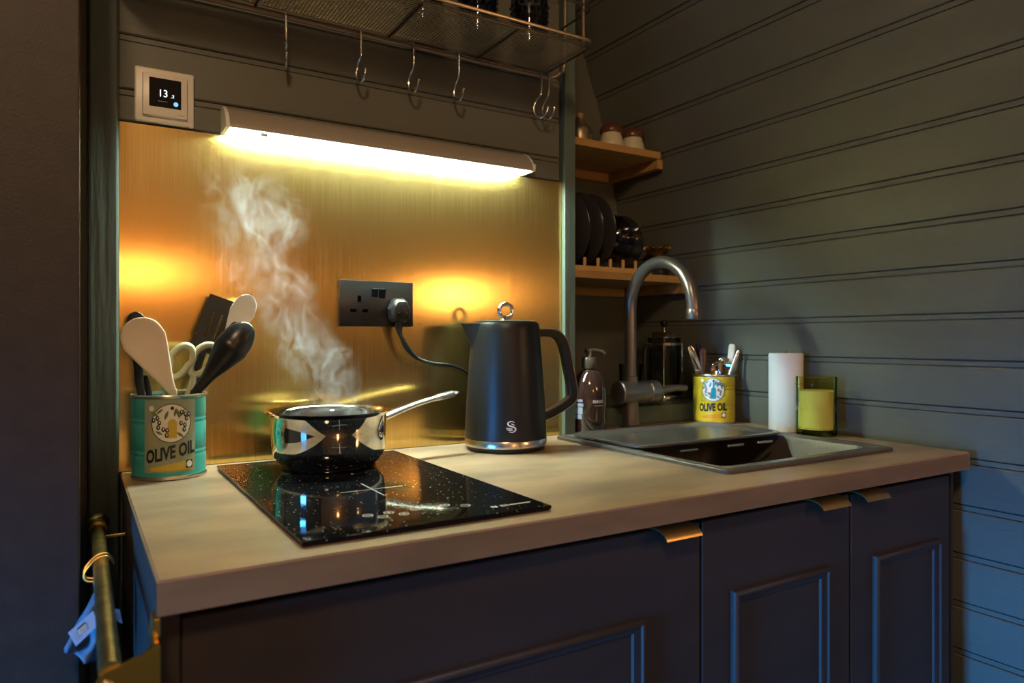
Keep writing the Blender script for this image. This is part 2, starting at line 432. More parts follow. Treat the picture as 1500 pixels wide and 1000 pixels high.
# back wall: solid block left of the recess, boards above the brass
wb = struct(mk('wall_back', bx(B(), XL, .9525, .012, YB + .05, -.05, ZC), 'wallx', smooth=0), 'dark painted end wall behind the worktop', 'wall')
jb = [1.4315, 1.5195, 1.6075, 1.6955]
while jb[-1] < 2.4: jb.append(jb[-1] + .088)
for a, b in zip(jb, jb[1:]):
    z0, z1 = max(a + .0055, 1.4735), min(b - .0055, ZC)
    if z1 - z0 < .01: continue
    ch = .0022
    poly = [(.012, z0), (ch, z0), (0, z0 + ch), (0, z1 - ch), (ch, z1), (.012, z1)]
    mk('plank', prism(B(), poly, 'x', .058, .915), 'wallx', wb, smooth=0)
    if b < ZC - .01: mk('bead', prism(B(), [(.012, b - .004), (.0035, b - .004), (.0035, b + .004), (.012, b + .004)], 'x', .058, .915), 'wallx', wb, smooth=0)
struct(mk('wall_recess', bx(B(), .9525, 1.62, YB, YB + .05, -.05, ZC), 'wall', smooth=0), 'dark painted back of the shelf recess', 'wall')
struct(mk('trim_1', bx(B(), .0165, .0575, -.016, .012, 0, ZC, .0035), 'post', smooth=0), 'dark green upright batten left of the brass sheet', 'trim')
struct(mk('trim_2', bx(B(), .9235, .9525, -.011, .012, 0, ZC, .0015), 'post', smooth=0), 'dark green upright batten right of the brass sheet', 'trim')
wl = struct(mk('wall_left', bx(B(), XL, .0042, -.30, .012, 0, ZC, .002), 'brownwall', smooth=0), 'flat dark brown panel left of the upright batten', 'wall')
# ledge behind the sink
struct(mk('trim_3', bx(B(), .9530, 1.462, .056, YB, .9106, .955, .003), 'post', smooth=0), 'painted ledge behind the sink', 'trim')

# side wall with an added low window, placed and sized for its blue light, rear wall
dy0, dy1, dz0, dz1 = -1.30, -.74, .10, 1.10
ws = B()
for args in ((YR, dy0, 0, ZC), (dy1, .012, 0, ZC), (dy0, dy1, 0, dz0), (dy0, dy1, dz1, ZC)): bx(ws, XL - .1, XL, *args)
struct(mk('wall_side', ws, 'brownwall', smooth=0), 'dark side wall with an added low window', 'wall')
struct(mk('wall_rear', bx(B(), XL, 1.6, YR - .1, YR, 0, ZC), 'timber', smooth=0), 'warm timber wall at the far end of the cabin', 'wall')
fr = B(); t = .06
bx(fr, XL - .08, XL - .03, dy0, dy0 + t, dz0, dz1); bx(fr, XL - .08, XL - .03, dy1 - t, dy1, dz0, dz1)
bx(fr, XL - .08, XL - .03, dy0 + t, dy1 - t, dz0, dz0 + t); bx(fr, XL - .08, XL - .03, dy0 + t, dy1 - t, dz1 - t, dz1)
dr = struct(mk('window_1', fr, 'frame', smooth=0), 'unseen low window in the side wall, placed for its blue light', 'door')
mk('pane', bx(B(), XL - .058, XL - .052, dy0 + t, dy1 - t, dz0 + t, dz1 - t), 'pane', dr, smooth=0)

# ------------------------------------------------------------------ brass splashback
tag(mk('splashback', bx(B(), .0585, .9225, .0, .0035, .9105, 1.4715, .0006, 1), 'brass', smooth=0), 'brushed brass sheet covering the wall above the worktop', 'splashback')

# ------------------------------------------------------------------ worktop (one continuous board, cut out for the sink bowl)
ZT, ZB = .910, .8785
SX0, SX1, SY0, SY1 = .873, 1.333, -.518, -.045       # sink rim
HX0, HX1, HY0, HY1 = .895, 1.318, -.492, -.066       # cut-out
wt = B()
xr_f, xr_b = 1.436, 1.464
def xr(y): return xr_f + (xr_b - xr_f) * (y + .6) / .675
outer = [(.061, -.6), (xr(-.6), -.6), (xr(.075), .075), (.955, .075), (.955, -.017), (.061, -.0155)]
outer = [(.061, -.6), (xr(-.6), -.6), (xr(.075), .075), (.9545, .075), (.9545, -.0165), (.9215, -.0165), (.9215, -.0005), (.061, -.0005)]
def slab(bm, z0, z1):
    cols = []
    hole = [(HX0, HY0), (HX1, HY0), (HX1, HY1), (HX0, HY1)]
    vo = {}
    def V(p, z):
        k = (round(p[0], 5), round(p[1], 5), z)
        if k not in vo: vo[k] = bm.verts.new((p[0], p[1], z))
        return vo[k]
    polys = [[(.061, -.6), (HX0, -.6), (HX0, HY0), (HX0, HY1), (HX0, -.0165), (HX0, -.0005), (.061, -.0005)],
             [(HX0, -.6), (HX1, -.6), (HX1, HY0), (HX0, HY0)],
             [(HX1, -.6), (xr(-.6), -.6), (xr(.075), .075), (HX1, .075), (HX1, -.0165), (HX1, HY1), (HX1, HY0)],
             [(HX0, HY1), (HX1, HY1), (HX1, -.0165), (.9545, -.0165), (.9215, -.0165), (HX0, -.0165)],
             [(HX0, -.0165), (.9215, -.0165), (.9215, -.0005), (HX0, -.0005)],
             [(.9545, -.0165), (HX1, -.0165), (HX1, .075), (.9545, .075)]]
    for p in polys:
        bm.faces.new([V(q, z1) for q in p]); bm.faces.new([V(q, z0) for q in p][::-1])
    bo = [(.061, -.6), (HX0, -.6), (HX1, -.6), (xr(-.6), -.6), (xr(.075), .075), (HX1, .075), (.9545, .075), (.9545, -.0165), (.9215, -.0165), (.9215, -.0005), (HX0, -.0005), (.061, -.0005)]
    for loop in (bo, hole[::-1]):
        for i in range(len(loop)):
            a, b = loop[i], loop[(i + 1) % len(loop)]
            bm.faces.new((V(a, z0), V(b, z0), V(b, z1), V(a, z1)))
slab(wt, ZB, ZT)
es = [e for e in wt.edges if all(abs(v.co.y + .6) < 1e-4 and v.co.z > .9 for v in e.verts)] + [e for e in wt.edges if all(abs(v.co.x - .061) < 1e-4 and v.co.z > .9 for v in e.verts)]
bmesh.ops.bevel(wt, geom=es, offset=.0018, segments=2, affect='EDGES')
wo = tag(mk('worktop', wt, 'counter', smooth=0), 'mottled bronze-brown laminate worktop holding the hob and sink', 'worktop')

M['edge_shaded'] = mat('shaded_left_edge', (.05, .034, .026), .6)  # shade painted into the left strip's colour against the blue window light
M['edge'] = mat('darker_bronze_edge', (.185, .118, .060), .45, col2=(.25, .160, .085), scale=(7, 7, 30), detail=6, bscale=(90, 90, 90), bstr=.1)  # front strip coloured darker than the worktop top
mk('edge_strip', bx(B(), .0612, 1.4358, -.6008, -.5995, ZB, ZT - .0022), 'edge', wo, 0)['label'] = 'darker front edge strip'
mk('edge_strip', bx(B(), .0602, .0615, -.5998, -.017, ZB, ZT - .0022), 'edge_shaded', wo, 0)
# ------------------------------------------------------------------ cabinets
YD = -.575                                           # face of the doors
def moulding(bm, x0, x1, z0, z1, y):
    """picture-frame bead moulding, profile swept round the rectangle with mitres"""
    pr = [(0, 0), (0, .005), (.0025, .008), (.0055, .0085), (.007, .006), (.010, .0055), (.0115, .0035), (.0145, .003), (.016, 0)]
    rings = []
    for off, h in [(a_ * 1.2, b_ * 1.25) for a_, b_ in pr]: rings.append([bm.verts.new(p) for p in ((x0 + off, y - h, z0 + off), (x1 - off, y - h, z0 + off), (x1 - off, y - h, z1 - off), (x0 + off, y - h, z1 - off))])
    for a, b in zip(rings, rings[1:]):
        for k in range(4): bm.faces.new((a[k], a[(k + 1) % 4], b[(k + 1) % 4], b[k]))
    return bm
def pull(parent, base, x0, x1):
    """brass edge pull: curved lip hooked over the top of the door"""
    pts = [(-.560, .8665), (-.578, .8675), (-.588, .8665), (-.5965, .8625), (-.602, .856)]
    th = .0022; bm = B()
    up = [(y, z + th / 2) for y, z in pts]; dn = [(y - .0006, z - th / 2) for y, z in pts][::-1]
    prism(bm, up + dn, 'x', x0, x1)
    return mk('handle', bm, 'handlebrass', parent, smooth=40, off=base)
def cabinet(name, label, x0, x1, doors, side_l=False, side_r=False):
    base = ((x0 + x1) / 2, -.28, 0)
    t = thing(name, label, 'cabinet', base)
    c = B()
    for a_, b_, low in ((x0, x0 + .016, side_l), (x1 - .016, x1, side_r)):
        if low: bx(c, a_, b_, -.556, -.02, 0.0, .735); bx(c, a_, b_, -.556, -.505, .735, .8775)
        else: bx(c, a_, b_, -.556, -.02, 0.0, .8775)
    bx(c, x0 + .016, x1 - .016, -.036, -.02, 0.0, .60); bx(c, x0 + .016, x1 - .016, -.556, -.036, .06, .08)
    bx(c, x0 + .016, x1 - .016, -.5, -.49, 0, .06); bx(c, x0 + .016, x1 - .016, -.556, -.49, .845, .8775)
    mk('body', c, 'cabin', t, smooth=0, off=base)
    for (a, b, mx0, mx1, mz1, hx0, hx1) in doors:
        d = mk('door', bx(B(), a, b, YD, -.557, .085, .8645, .0015, 1), 'cab', t, smooth=0, off=base)
        mk('moulding', moulding(B(), mx0, mx1, .19, mz1, YD), 'cab', d, smooth=50, off=base)
        h = pull(d, base, hx0, hx1); h['label'] = 'satin brass edge pull'
    return t
c1 = cabinet('base_cabinet', 'wide dark base cabinet with moulded door under the hob', .083, .756, [(.0835, .754, .186, .646, .752, .665, .731)])
c2 = cabinet('base_cabinet', 'dark base cabinet with one moulded door under the sink', .7575, 1.1035, [(.7585, 1.1015, .816, 1.040, .756, .995, 1.066)], side_r=True)
c3 = cabinet('base_cabinet', 'narrow dark base cabinet beside the blue-lit boarded wall', 1.105, 1.424, [(1.1065, 1.414, 1.166, 1.372, .752, 1.090 + .02, 1.176)], side_l=True)
tag(mk('end_panel', bx(B(), .0625, .0825, YD, -.02, 0, .878, .001, 1), 'cab', smooth=0), 'dark painted end panel closing the cabinets beside the brass rail', 'panel')
tag(mk('filler_strip', bx(B(), 1.4255, 1.434, -.572, -.02, 0, .878, .001, 1), 'cab', smooth=0), 'slim dark filler strip between narrow cabinet and boarded wall', 'panel')

# ------------------------------------------------------------------ hob
HB = (.351, -.3085, .9105)
hob = thing('induction_hob', 'black speckled glass hob set into the worktop', 'hob', HB)
g = B(); bx(g, .197, .505, -.567, -.050, .9122, .9165, .0005, 1); mk('glass_plate', g, 'hob', hob, smooth=40, off=HB)
g = B(); bx(g, .1985, .5035, -.5655, -.0515, .9101, .9122); mk('rim', g, 'blackgloss', hob, smooth=0, off=HB)
def zmap(z=.91672): return lambda x, y: (x, y, z)
def rotpoly(cx, cy, hl, hw, ang):
    c, s = math.cos(ang), math.sin(ang)
    return [(cx + x * c - y * s, cy + x * s + y * c) for x, y in ((-hl, -hw), (hl, -hw), (hl, hw), (-hl, hw))], [(0, 1, 2, 3)]
for (cx, cy) in ((.348, -.165), (.348, -.360)):
    g = B(); add2d(g, rotpoly(cx, cy, .045, .0006, 0), zmap()); mk('zone_mark', g, 'inkgrey', hob, smooth=0, off=HB)
    g = B(); add2d(g, rotpoly(cx, cy, .045, .0007, R(90)), zmap(.91675)); mk('zone_mark', g, 'inkgrey', hob, smooth=0, off=HB)
for k, (cx, cy) in enumerate([(.292, -.497), (.318, -.497), (.305, -.512), (.331, -.512), (.352, -.497), (.392, -.497), (.413, -.512)]):
    g = B(); add2d(g, ring2(cx, cy, .0062, .0062, .0011, 20), zmap()); add2d(g, rotpoly(cx, cy, .0032, .0006, 0), zmap())
    if k % 2: add2d(g, rotpoly(cx, cy, .0032, .0006, R(90)), zmap(.91676))
    mk('touch_key', g, 'inkwhite', hob, smooth=0, off=HB)
g = B()     # the maker's mark is not legible: short blocks and a bar
for k, (a, b) in enumerate([(.436, .439), (.4405, .4435), (.449, .4515), (.4525, .455), (.4565, .459)]): add2d(g, ([(a, -.541), (b, -.541), (b, -.5335), (a, -.5335)], [(0, 1, 2, 3)]), zmap())
add2d(g, ([(.4605, -.5385), (.492, -.5385), (.492, -.536), (.4605, -.536)], [(0, 1, 2, 3)]), zmap())
mk('maker_mark', g, 'inkwhite', hob, smooth=0, off=HB)

# ------------------------------------------------------------------ saucepan
PL = (.353, -.150, .9170)
pan = thing('saucepan', 'polished steel saucepan steaming on the black hob', 'saucepan', PL, R(11))
H = .090
prof = [(0, 0), (.070, 0), (.0745, .002), (.0755, .006), (.079, .010), (.0875, .020), (.0900, .032), (.0915, .060), (.0918, H - .0065), (.0945, H - .0028), (.1000, H - .0006), (.1008, H + .0006),
        (.1000, H + .0014), (.0945, H - .001), (.0895, H - .010), (.0883, .030), (.082, .016), (.06, .009), (0, .009)]
mk('pot', lathe(B(), prof, 72, cap=False), 'steel', pan, 50)
mk('water', lathe(B(), [(0, .052), (.0880, .052), (.0880, .050), (0, .050)], 48, cap=False), 'water', pan)
hp = spline([(.086, 0, H - .022), (.105, 0, H - .018), (.14, 0, H - .008), (.18, 0, H + .002), (.225, 0, H + .010), (.252, 0, H + .014)], 6)
hb = B(); tube(hb, hp, [.0125 - .004 * min(1, i / 14) + (.0022 if i > 22 else 0) for i in range(len(hp))], 14, sq=.62)
hd = mk('handle', hb, 'bsteel', pan)
mk('hanging_ring', tube(B(), [(.256 + .008 * math.cos(a), .008 * math.sin(a), H + .0145 + .002 * math.cos(a)) for a in [2 * math.pi * i / 20 for i in range(20)]], .0026, 8, closed=True), 'bsteel', hd)
mk('bracket', bx(B(), .0885, .097, -.014, .014, H - .036, H - .010, .003), 'bsteel', hd)

# steam: volume that rises from the pan and drifts left
def steam():
    m = bpy.data.materials.new('steam_volume'); m.use_nodes = True; nt = m.node_tree; N = nt.nodes; L = nt.links
    for n in list(N): N.remove(n)
    out = N.new('ShaderNodeOutputMaterial'); vp = N.new('ShaderNodeVolumePrincipled')
    vp.inputs['Color'].default_value = (1, .97, .92, 1); vp.inputs['Anisotropy'].default_value = 0.1
    L.new(vp.outputs[0], out.inputs['Volume'])
    tc = N.new('ShaderNodeTexCoord')
    nz = N.new('ShaderNodeTexNoise'); nz.inputs['Scale'].default_value = 11; nz.inputs['Detail'].default_value = 2
    L.new(tc.outputs['Object'], nz.inputs[0])
    sb = N.new('ShaderNodeVectorMath'); sb.operation = 'SUBTRACT'; sb.inputs[1].default_value = (.5, .5, .5); L.new(nz.outputs['Color'], sb.inputs[0])
    sc = N.new('ShaderNodeVectorMath'); sc.operation = 'SCALE'; sc.inputs['Scale'].default_value = .085; L.new(sb.outputs[0], sc.inputs[0])
    ad = N.new('ShaderNodeVectorMath'); ad.operation = 'ADD'; L.new(tc.outputs['Object'], ad.inputs[0]); L.new(sc.outputs[0], ad.inputs[1])
    sp = N.new('ShaderNodeSeparateXYZ'); L.new(ad.outputs[0], sp.inputs[0])
    def math_(op, a, b=None, clamp=False):
        n = N.new('ShaderNodeMath'); n.operation = op; n.use_clamp = clamp
        for i, v in enumerate((a, b)):
            if v is None: continue
            if isinstance(v, (int, float)): n.inputs[i].default_value = v
            else: L.new(v, n.inputs[i])
        return n.outputs[0]
    t = math_('DIVIDE', sp.outputs[2], .46, True)                 # 0 at the pan, 1 at the top
    def ramp(stops):
        r = N.new('ShaderNodeValToRGB'); el = r.color_ramp.elements
        while len(el) < len(stops): el.new(.5)
        for e, (p, v) in zip(el, stops): e.position = p; e.color = (v, v, v, 1)
        L.new(t, r.inputs[0]); return r.outputs[0]
    cx = math_('SUBTRACT', ramp([(0, .50), (.18, .47), (.42, .41), (.58, .36), (.78, .36), (1, .31)]), .5)   # object x of the plume axis
    w = ramp([(0, .080), (.15, .062), (.45, .060), (.7, .085), (1, .075)])
    den = ramp([(0, .0), (.06, .8), (.18, 1), (.5, .95), (.62, .65), (.82, .6), (.97, .0)])
    dx = math_('DIVIDE', math_('SUBTRACT', sp.outputs[0], cx), w); dy = math_('DIVIDE', sp.outputs[1], math_('MULTIPLY', w, .8))
    d2 = math_('ADD', math_('MULTIPLY', dx, dx), math_('MULTIPLY', dy, dy))
    fall = math_('SUBTRACT', 1, d2, True)
    mp = N.new('ShaderNodeMapping'); mp.inputs['Scale'].default_value = (46, 46, 27); L.new(ad.outputs[0], mp.inputs[0])
    n2 = N.new('ShaderNodeTexNoise'); n2.inputs['Scale'].default_value = 1; n2.inputs['Detail'].default_value = 6; n2.inputs['Distortion'].default_value = .8; L.new(mp.outputs[0], n2.inputs[0])
    wis = math_('MULTIPLY', math_('SUBTRACT', n2.outputs[0], .42, True), 4.0, True)
    wis = math_('MULTIPLY', wis, wis)
    dd = math_('MULTIPLY', math_('MULTIPLY', math_('MULTIPLY', fall, wis), den), 14)
    L.new(dd, vp.inputs['Density'])
    b = B(); bx(b, -.30, .14, -.09, .09, 0, .46)
    o = mk('steam', b, m, smooth=0); o.location = (.385, -.125, .975)
    tag(o, 'white steam drifting up from the saucepan in front of brass', 'steam'); o['kind'] = 'stuff'
steam()

# ------------------------------------------------------------------ kettle
KL = (.717, -.101, .9105)
ket = thing('kettle', 'matt black kettle with chrome ring lid knob and chrome base band', 'kettle', KL, R(-14))
KH = .244
def kr(z): return .0795 - .0145 * (max(0, z - .02) / (KH - .02)) ** 1.4
mk('foot', lathe(B(), [(0, 0), (.072, 0), (.0755, .002), (.0765, .008), (0, .008)], 64, cap=False), 'rubber', ket)
mk('base_band', lathe(B(), [(0, .008), (.0785, .008), (.0800, .010), (.0800, .021), (.0790, .0225), (0, .0225)], 64, cap=False), 'bsteel', ket)['label'] = 'chrome base band'
bp = [(0, .0225)] + [(kr(z), z) for z in [.0225 + (KH - .0265) * i / 24 for i in range(25)]] + [(kr(KH) - .0015, KH), (0, KH)]
mk('body', lathe(B(), bp, 72, cap=False), 'kettle', ket, 40)
lid = mk('lid', lathe(B(), [(.060, KH), (.060, KH + .0025), (.052, KH + .0045), (0, KH + .0055)], 56, cap=False), 'kettle', ket, 40)
kn = mk('knob', tube(B(), [(.0135 * math.cos(a), 0, KH + .0235 + .0135 * math.sin(a)) for a in [2 * math.pi * i / 32 for i in range(32)]], .0042, 12, closed=True), 'chrome', lid)
kn['label'] = 'chrome ring knob'
mk('knob_stem', lathe(B(), [(.011, KH + .0045), (.010, KH + .007), (.006, KH + .0085), (.0055, KH + .012)], 24), 'chrome', lid)
# spout: beak growing out of the upper wall on -x
sp = B(); rows = []
for i in range(8):
    s = i / 7                                             # 0 at the bottom of the beak, 1 at the top
    z = KH - .062 + .060 * s; ext = .026 * s ** 1.5; half = .030 * (.35 + .65 * s) * (1 if s < 1 else 1)
    row = []
    for k in range(9):
        v = -1 + 2 * k / 8
        x = -math.sqrt(max(0, kr(z) ** 2 - (v * half) ** 2)) + .0015 - ext * (1 - abs(v)) ** .9
        row.append(sp.verts.new((x, v * half, z)))
    rows.append(row)
for a, b in zip(rows, rows[1:]):
    for k in range(8): sp.faces.new((a[k], a[k + 1], b[k + 1], b[k]))
c = sp.verts.new((-kr(KH) + .006, 0, KH - .002))
for k in range(8): sp.faces.new((rows[-1][k], rows[-1][k + 1], c))
mk('spout', sp, 'kettle', ket, 50)
hpts = spline([(.058, 0, KH - .020), (.080, 0, KH - .018), (.104, 0, KH - .022), (.120, 0, KH - .042), (.130, 0, KH - .085), (.139, 0, KH - .130), (.138, 0, KH - .150), (.120, 0, KH - .164), (.094, 0, KH - .178), (.072, 0, KH - .186)], 6)
def band(bm, pts, w, t0, t1):
    """flat band along a curve in the xz plane: half width w in y, spanning normals t0..t1"""
    rings = []
    for i, p in enumerate(pts):
        a, b = pts[max(0, i - 1)], pts[min(len(pts) - 1, i + 1)]; tg = (b - a).normalized(); n = Vector((-tg.z, 0, tg.x))
        cs = []
        for (yy, tt) in ((-w, t0 + .002), (-w + .002, t0), (w - .002, t0), (w, t0 + .002), (w, t1 - .002), (w - .002, t1), (-w + .002, t1), (-w, t1 - .002)):
            cs.append(bm.verts.new(p + n * tt + Vector((0, yy, 0))))
        rings.append(cs)
    for a, b in zip(rings, rings[1:]):
        for k in range(8): bm.faces.new((a[k], a[(k + 1) % 8], b[(k + 1) % 8], b[k]))
    bm.faces.new(rings[0]); bm.faces.new(rings[-1]); return bm
hh = mk('handle', band(B(), hpts, .0125, -.0085, .0075), 'black', ket, 40)
rings = B(); rr = []
for i, p in enumerate(hpts[8:]):
    a, b = hpts[max(0, i + 7)], hpts[min(len(hpts) - 1, i + 9)]; tg = (b - a).normalized(); n = Vector((-tg.z, 0, tg.x))
    rr.append([rings.verts.new(p + n * tt + Vector((0, yy, 0))) for yy, tt in ((-.0095, .0070), (.0095, .0070), (.0095, .0092), (-.0095, .0092))])
for a, b in zip(rr, rr[1:]):
    for k in range(4): rings.faces.new((a[k], a[(k + 1) % 4], b[(k + 1) % 4], b[k]))
rings.faces.new(rr[0]); rings.faces.new(rr[-1])
mk('handle_trim', rings, 'chrome', hh, 40)['label'] = 'chrome strip along the handle'
# emblem: S-shaped strokes on the lower body
em = B(); ph = math.atan2(-1.30 + .088, -.727) + R(14) + .13; f = cylmap(kr, ph, .0006)
def arcstroke(pts, w):
    P_ = spline([(x, 0, y) for x, y in pts], 6); vs_, fs = [], []
    for i, p in enumerate(P_):
        a, b = P_[max(0, i - 1)], P_[min(len(P_) - 1, i + 1)]; tg = (b - a).normalized(); k = w * (.35 + .65 * math.sin(math.pi * i / (len(P_) - 1)))
        vs_ += [(p.x - tg.z * k, p.z + tg.x * k), (p.x + tg.z * k, p.z - tg.x * k)]
        if i: fs.append((2 * i - 2, 2 * i, 2 * i + 1, 2 * i - 1))
    return vs_, fs
zc = .050
for pts, w in (([(.0045, .0085), (.001, .0105), (-.004, .0085), (-.004, .0040), (.000, .0015), (.0055, -.0015), (.0060, -.0060), (.0020, -.0095), (-.003, -.0085)], .0013),
               ([(-.0075, -.0010), (-.002, -.0030), (.002, -.0030)], .0009), ([(-.0070, -.0040), (-.002, -.0058), (.003, -.0055)], .0009), ([(.0055, .0030), (.0015, .0055), (.0000, .0060)], .0008)):
    v2, f2 = arcstroke(pts, w); add2d(em, ([(x * 1.3, y + zc) for x, y in v2], f2), f)
mk('emblem', em, 'inkwhite', ket, 0)['label'] = 'white bird-like S emblem'

# ------------------------------------------------------------------ double socket, plug and flex
SL = (.489, 0, 1.190)
so = thing('wall_socket', 'black double wall socket on the brass sheet', 'socket', SL)
pl = B(); bx(pl, -.073, .073, -.0085, -.0002, -.043, .043, .0015, 2); mk('face_plate', pl, 'socket', so, 40)
for cx in (-.036,):
    for (ax, az, w, h) in ((0, .0085, .0035, .0058), (-.0115, -.0135, .0058, .0032), (.0115, -.0135, .0058, .0032)):
        b = B(); bx(b, cx + ax - w, cx + ax + w, -.0091, -.0083, az - h, az + h, .0004, 1); mk('pin_hole', b, 'hole', so, 0)
        b = B(); bx(b, cx + ax - w - .0012, cx + ax + w + .0012, -.0088, -.0084, az - h - .0012, az + h + .0012); mk('hole_surround', b, 'black', so, 0)
for cx in (-.0065, .0085):
    b = B(); prism(b, [(-.0084, .010), (-.0104, .012), (-.0134, .0275), (-.0084, .0295)], 'x', cx - .0062, cx + .0062); mk('rocker_switch', b, 'blackgloss', so, 0)
PG = (.528, -.0094, 1.176)
pg = thing('plug', 'black three-pin plug with kettle flex in the wall socket', 'plug', PG)
pgb = B()
hexa = [(-.018, -.016), (-.013, -.021), (.013, -.021), (.018, -.016), (.021, .004), (.013, .021), (.008, .0245), (-.008, .0245), (-.013, .021), (-.021, .004)]
rgs = []
for (y, s) in ((0, 1.0), (-.012, 1.0), (-.020, .90), (-.026, .74), (-.028, .5)): rgs.append([pgb.verts.new((x * s, y, z * s)) for x, z in hexa])
for a, b in zip(rgs, rgs[1:]):
    for k in range(10): pgb.faces.new((a[k], a[(k + 1) % 10], b[(k + 1) % 10], b[k]))
pgb.faces.new(rgs[0]); pgb.faces.new(rgs[-1])
body = mk('body', pgb, 'black', pg, 30)
for x in (-.007, .007): mk('screw_boss', lathe(B(), [(.0035, 0), (.0035, .0012), (.0022, .0016), (0, .0016)], 14, cap=False), 'blackgloss', body).matrix_local = Matrix.Translation((x, -.0278, -.004)) @ Matrix.Rotation(R(90), 4, 'X')
mk('strain_relief', tube(B(), [(0, -.013, -.019), (0, -.013, -.028), (.001, -.0132, -.036)], [.0062, .0052, .0045], 12), 'rubber', pg)
cab = spline([(.001, -.0132, -.034), (.003, -.015, -.050), (.012, -.020, -.072), (.030, -.028, -.090), (.060, -.033, -.100), (.095, -.030, -.104), (.130, -.010, -.112), (.160, .0025, -.128), (.195, .0030, -.160), (.205, .0030, -.21), (.205, .0030, -.250), (.200, .0025, -.2600)], 8)
mk('flex', tube(B(), cab, .0036, 10), 'black', pg)
mk('spare_loop', tube(B(), spline([(-.006, -.013, -.018), (-.006, -.016, -.034), (.004, -.020, -.054), (.018, -.025, -.076), (.030, -.028, -.089)], 8), .0034, 10), 'black', pg)

# ------------------------------------------------------------------ thermostat
TH = (.124, 0, 1.518)
th = thing('thermostat', 'white square wall thermostat with dark screen reading 13.3', 'thermostat', TH)
mk('frame', bx(B(), -.0440, .0440, -.0095, -.0002, -.0440, .0440, .003, 3), 'thermo', th, 40)
mod = mk('module', bx(B(), -.0330, .0330, -.0170, -.0090, -.0345, .0335, .002, 2), 'thermo', th, 40)
mk('screen', bx(B(), -.0235, .0235, -.0176, -.0168, -.0200, .0265, .0003, 1), 'screen', th, 0)
tm = B(); add2d(tm, text_mesh('13', .0165, 0, .92), frontmap(-.01785, -.0035, -.003)); add2d(tm, text_mesh('.3', .0075), frontmap(-.01785, .0105, -.003)); mk('digits', tm, 'digit', th, 0)
tm = B(); add2d(tm, ell2(.0155, -.0125, .0036, .0036, 16), frontmap(-.01785)); mk('blue_dot', tm, 'bluedot', th, 0)
tm = B(); add2d(tm, rect2(-.011, .003, -.0110, -.0104), frontmap(-.01784)); mk('screen_line', tm, 'inkgrey', th, 0)
tm = B(); add2d(tm, rect2(.018, .028, -.0300, -.0282), frontmap(-.01705)); mk('maker_mark', tm, 'inkgrey', th, 0)
tm = B(); bx(tm, -.0300, -.0275, -.0176, -.0168, .0215, .0240, .0003, 1); mk('sensor', tm, 'inkwhite', th, 0)

# ------------------------------------------------------------------ LED strip light under the boards
LD = (.515, 0, 1.474)
led = thing('strip_light', 'long aluminium strip light glowing over the brass sheet', 'strip light', LD)
x0, x1 = -.298, .300
sec = [(-.0005, .040), (-.010, .0415), (-.022, .038), (-.036, .027), (-.046, .014), (-.050, .004), (-.050, .0), (-.046, .0), (-.044, .004), (-.030, .020), (-.0005, .026)]
mk('housing', prism(B(), sec, 'x', x0, x1), 'led_body', led, 50)
mk('diffuser', prism(B(), [(-.0425, .0045), (-.0405, .0035), (-.0150, .0215), (-.0165, .0235)], 'x', x0 + .012, x1 - .012), 'led', led, 0)
mk('diffuser_lip', bx(B(), x0 + .008, x1 - .008, -.0490, -.0440, -.0022, .0002, .0006, 1), 'led_lip', led, 0)
mk('back_plate', prism(B(), [(-.0005, .0262), (-.004, .0252), (-.004, .016), (-.0005, .016)], 'x', x0, x1), 'led_end', led, 0)
for a, b in ((x0 - .006, x0), (x1, x1 + .004)):
    mk('end_cap', prism(B(), [(-.0005, .041), (-.012, .0425), (-.026, .036), (-.038, .026), (-.047, .014), (-.051, .004), (-.051, -.001), (-.0005, -.001)], 'x', a, b), 'led_end', led, 0)
mk('switch', bx(B(), x0 + .050, x0 + .062, -.047, -.038, -.006, .001, .0015), 'led_end', led, 0)
mk('lead_tab', bx(B(), x1 + .004, x1 + .018, -.034, -.022, .008, .020, .003), 'led_end', led, 0)

# ------------------------------------------------------------------ wire rack with rail
RK = (.45, 0, 1.697)
rack = thing('wire_rack', 'bronze wire mesh shelf rack hanging high on the end wall', 'rack', RK)
RX0, RX1, RYB, RYF, RZ = -.40, .405, -.032, -.205, 0.0
def rrect(x0, x1, y0, y1, z, r, n=6):
    out = []
    for cx, cy, a0 in ((x1 - r, y1 - r, 0), (x0 + r, y1 - r, 90), (x0 + r, y0 + r, 180), (x1 - r, y0 + r, 270)):
        for i in range(n + 1): a = R(a0 + 90 * i / n); out.append((cx + r * math.cos(a), cy + r * math.sin(a), z))
    return out
mk('rim', tube(B(), rrect(RX0, RX1, RYF, RYB, RZ, .022), .0034, 8, closed=True), 'wire', rack)
mk('lower_rim', tube(B(), rrect(RX0 + .004, RX1 - .004, RYF + .004, RYB - .004, RZ - .011, .020), .0022, 8, closed=True), 'darkwire', rack)
ms = B()
def bar(bm, a, b, w):      # thin square bar
    a, b = Vector(a), Vector(b); t = (b - a).normalized(); u = Vector((0, 0, 1)); v = t.cross(u)
    q = [(u * i + v * j) * w for i, j in ((1, 0), (0, 1), (-1, 0), (0, -1))]
    A = [bm.verts.new(a + k) for k in q]; C = [bm.verts.new(b + k) for k in q]
    for k in range(4): bm.faces.new((A[k], A[(k + 1) % 4], C[(k + 1) % 4], C[k]))
y = RYF + .006
while y < RYB - .004: bar(ms, (RX0 + .006, y, RZ - .004), (RX1 - .006, y, RZ - .004), .00085); y += .0062
x = RX0 + .006
while x < RX1 - .004: bar(ms, (x, RYF + .004, RZ - .0045), (x, RYB - .004, RZ - .0045), .00085); x += .0062
o = mk('mesh_panel', ms, 'wire', rack, 0); o['kind'] = 'stuff'
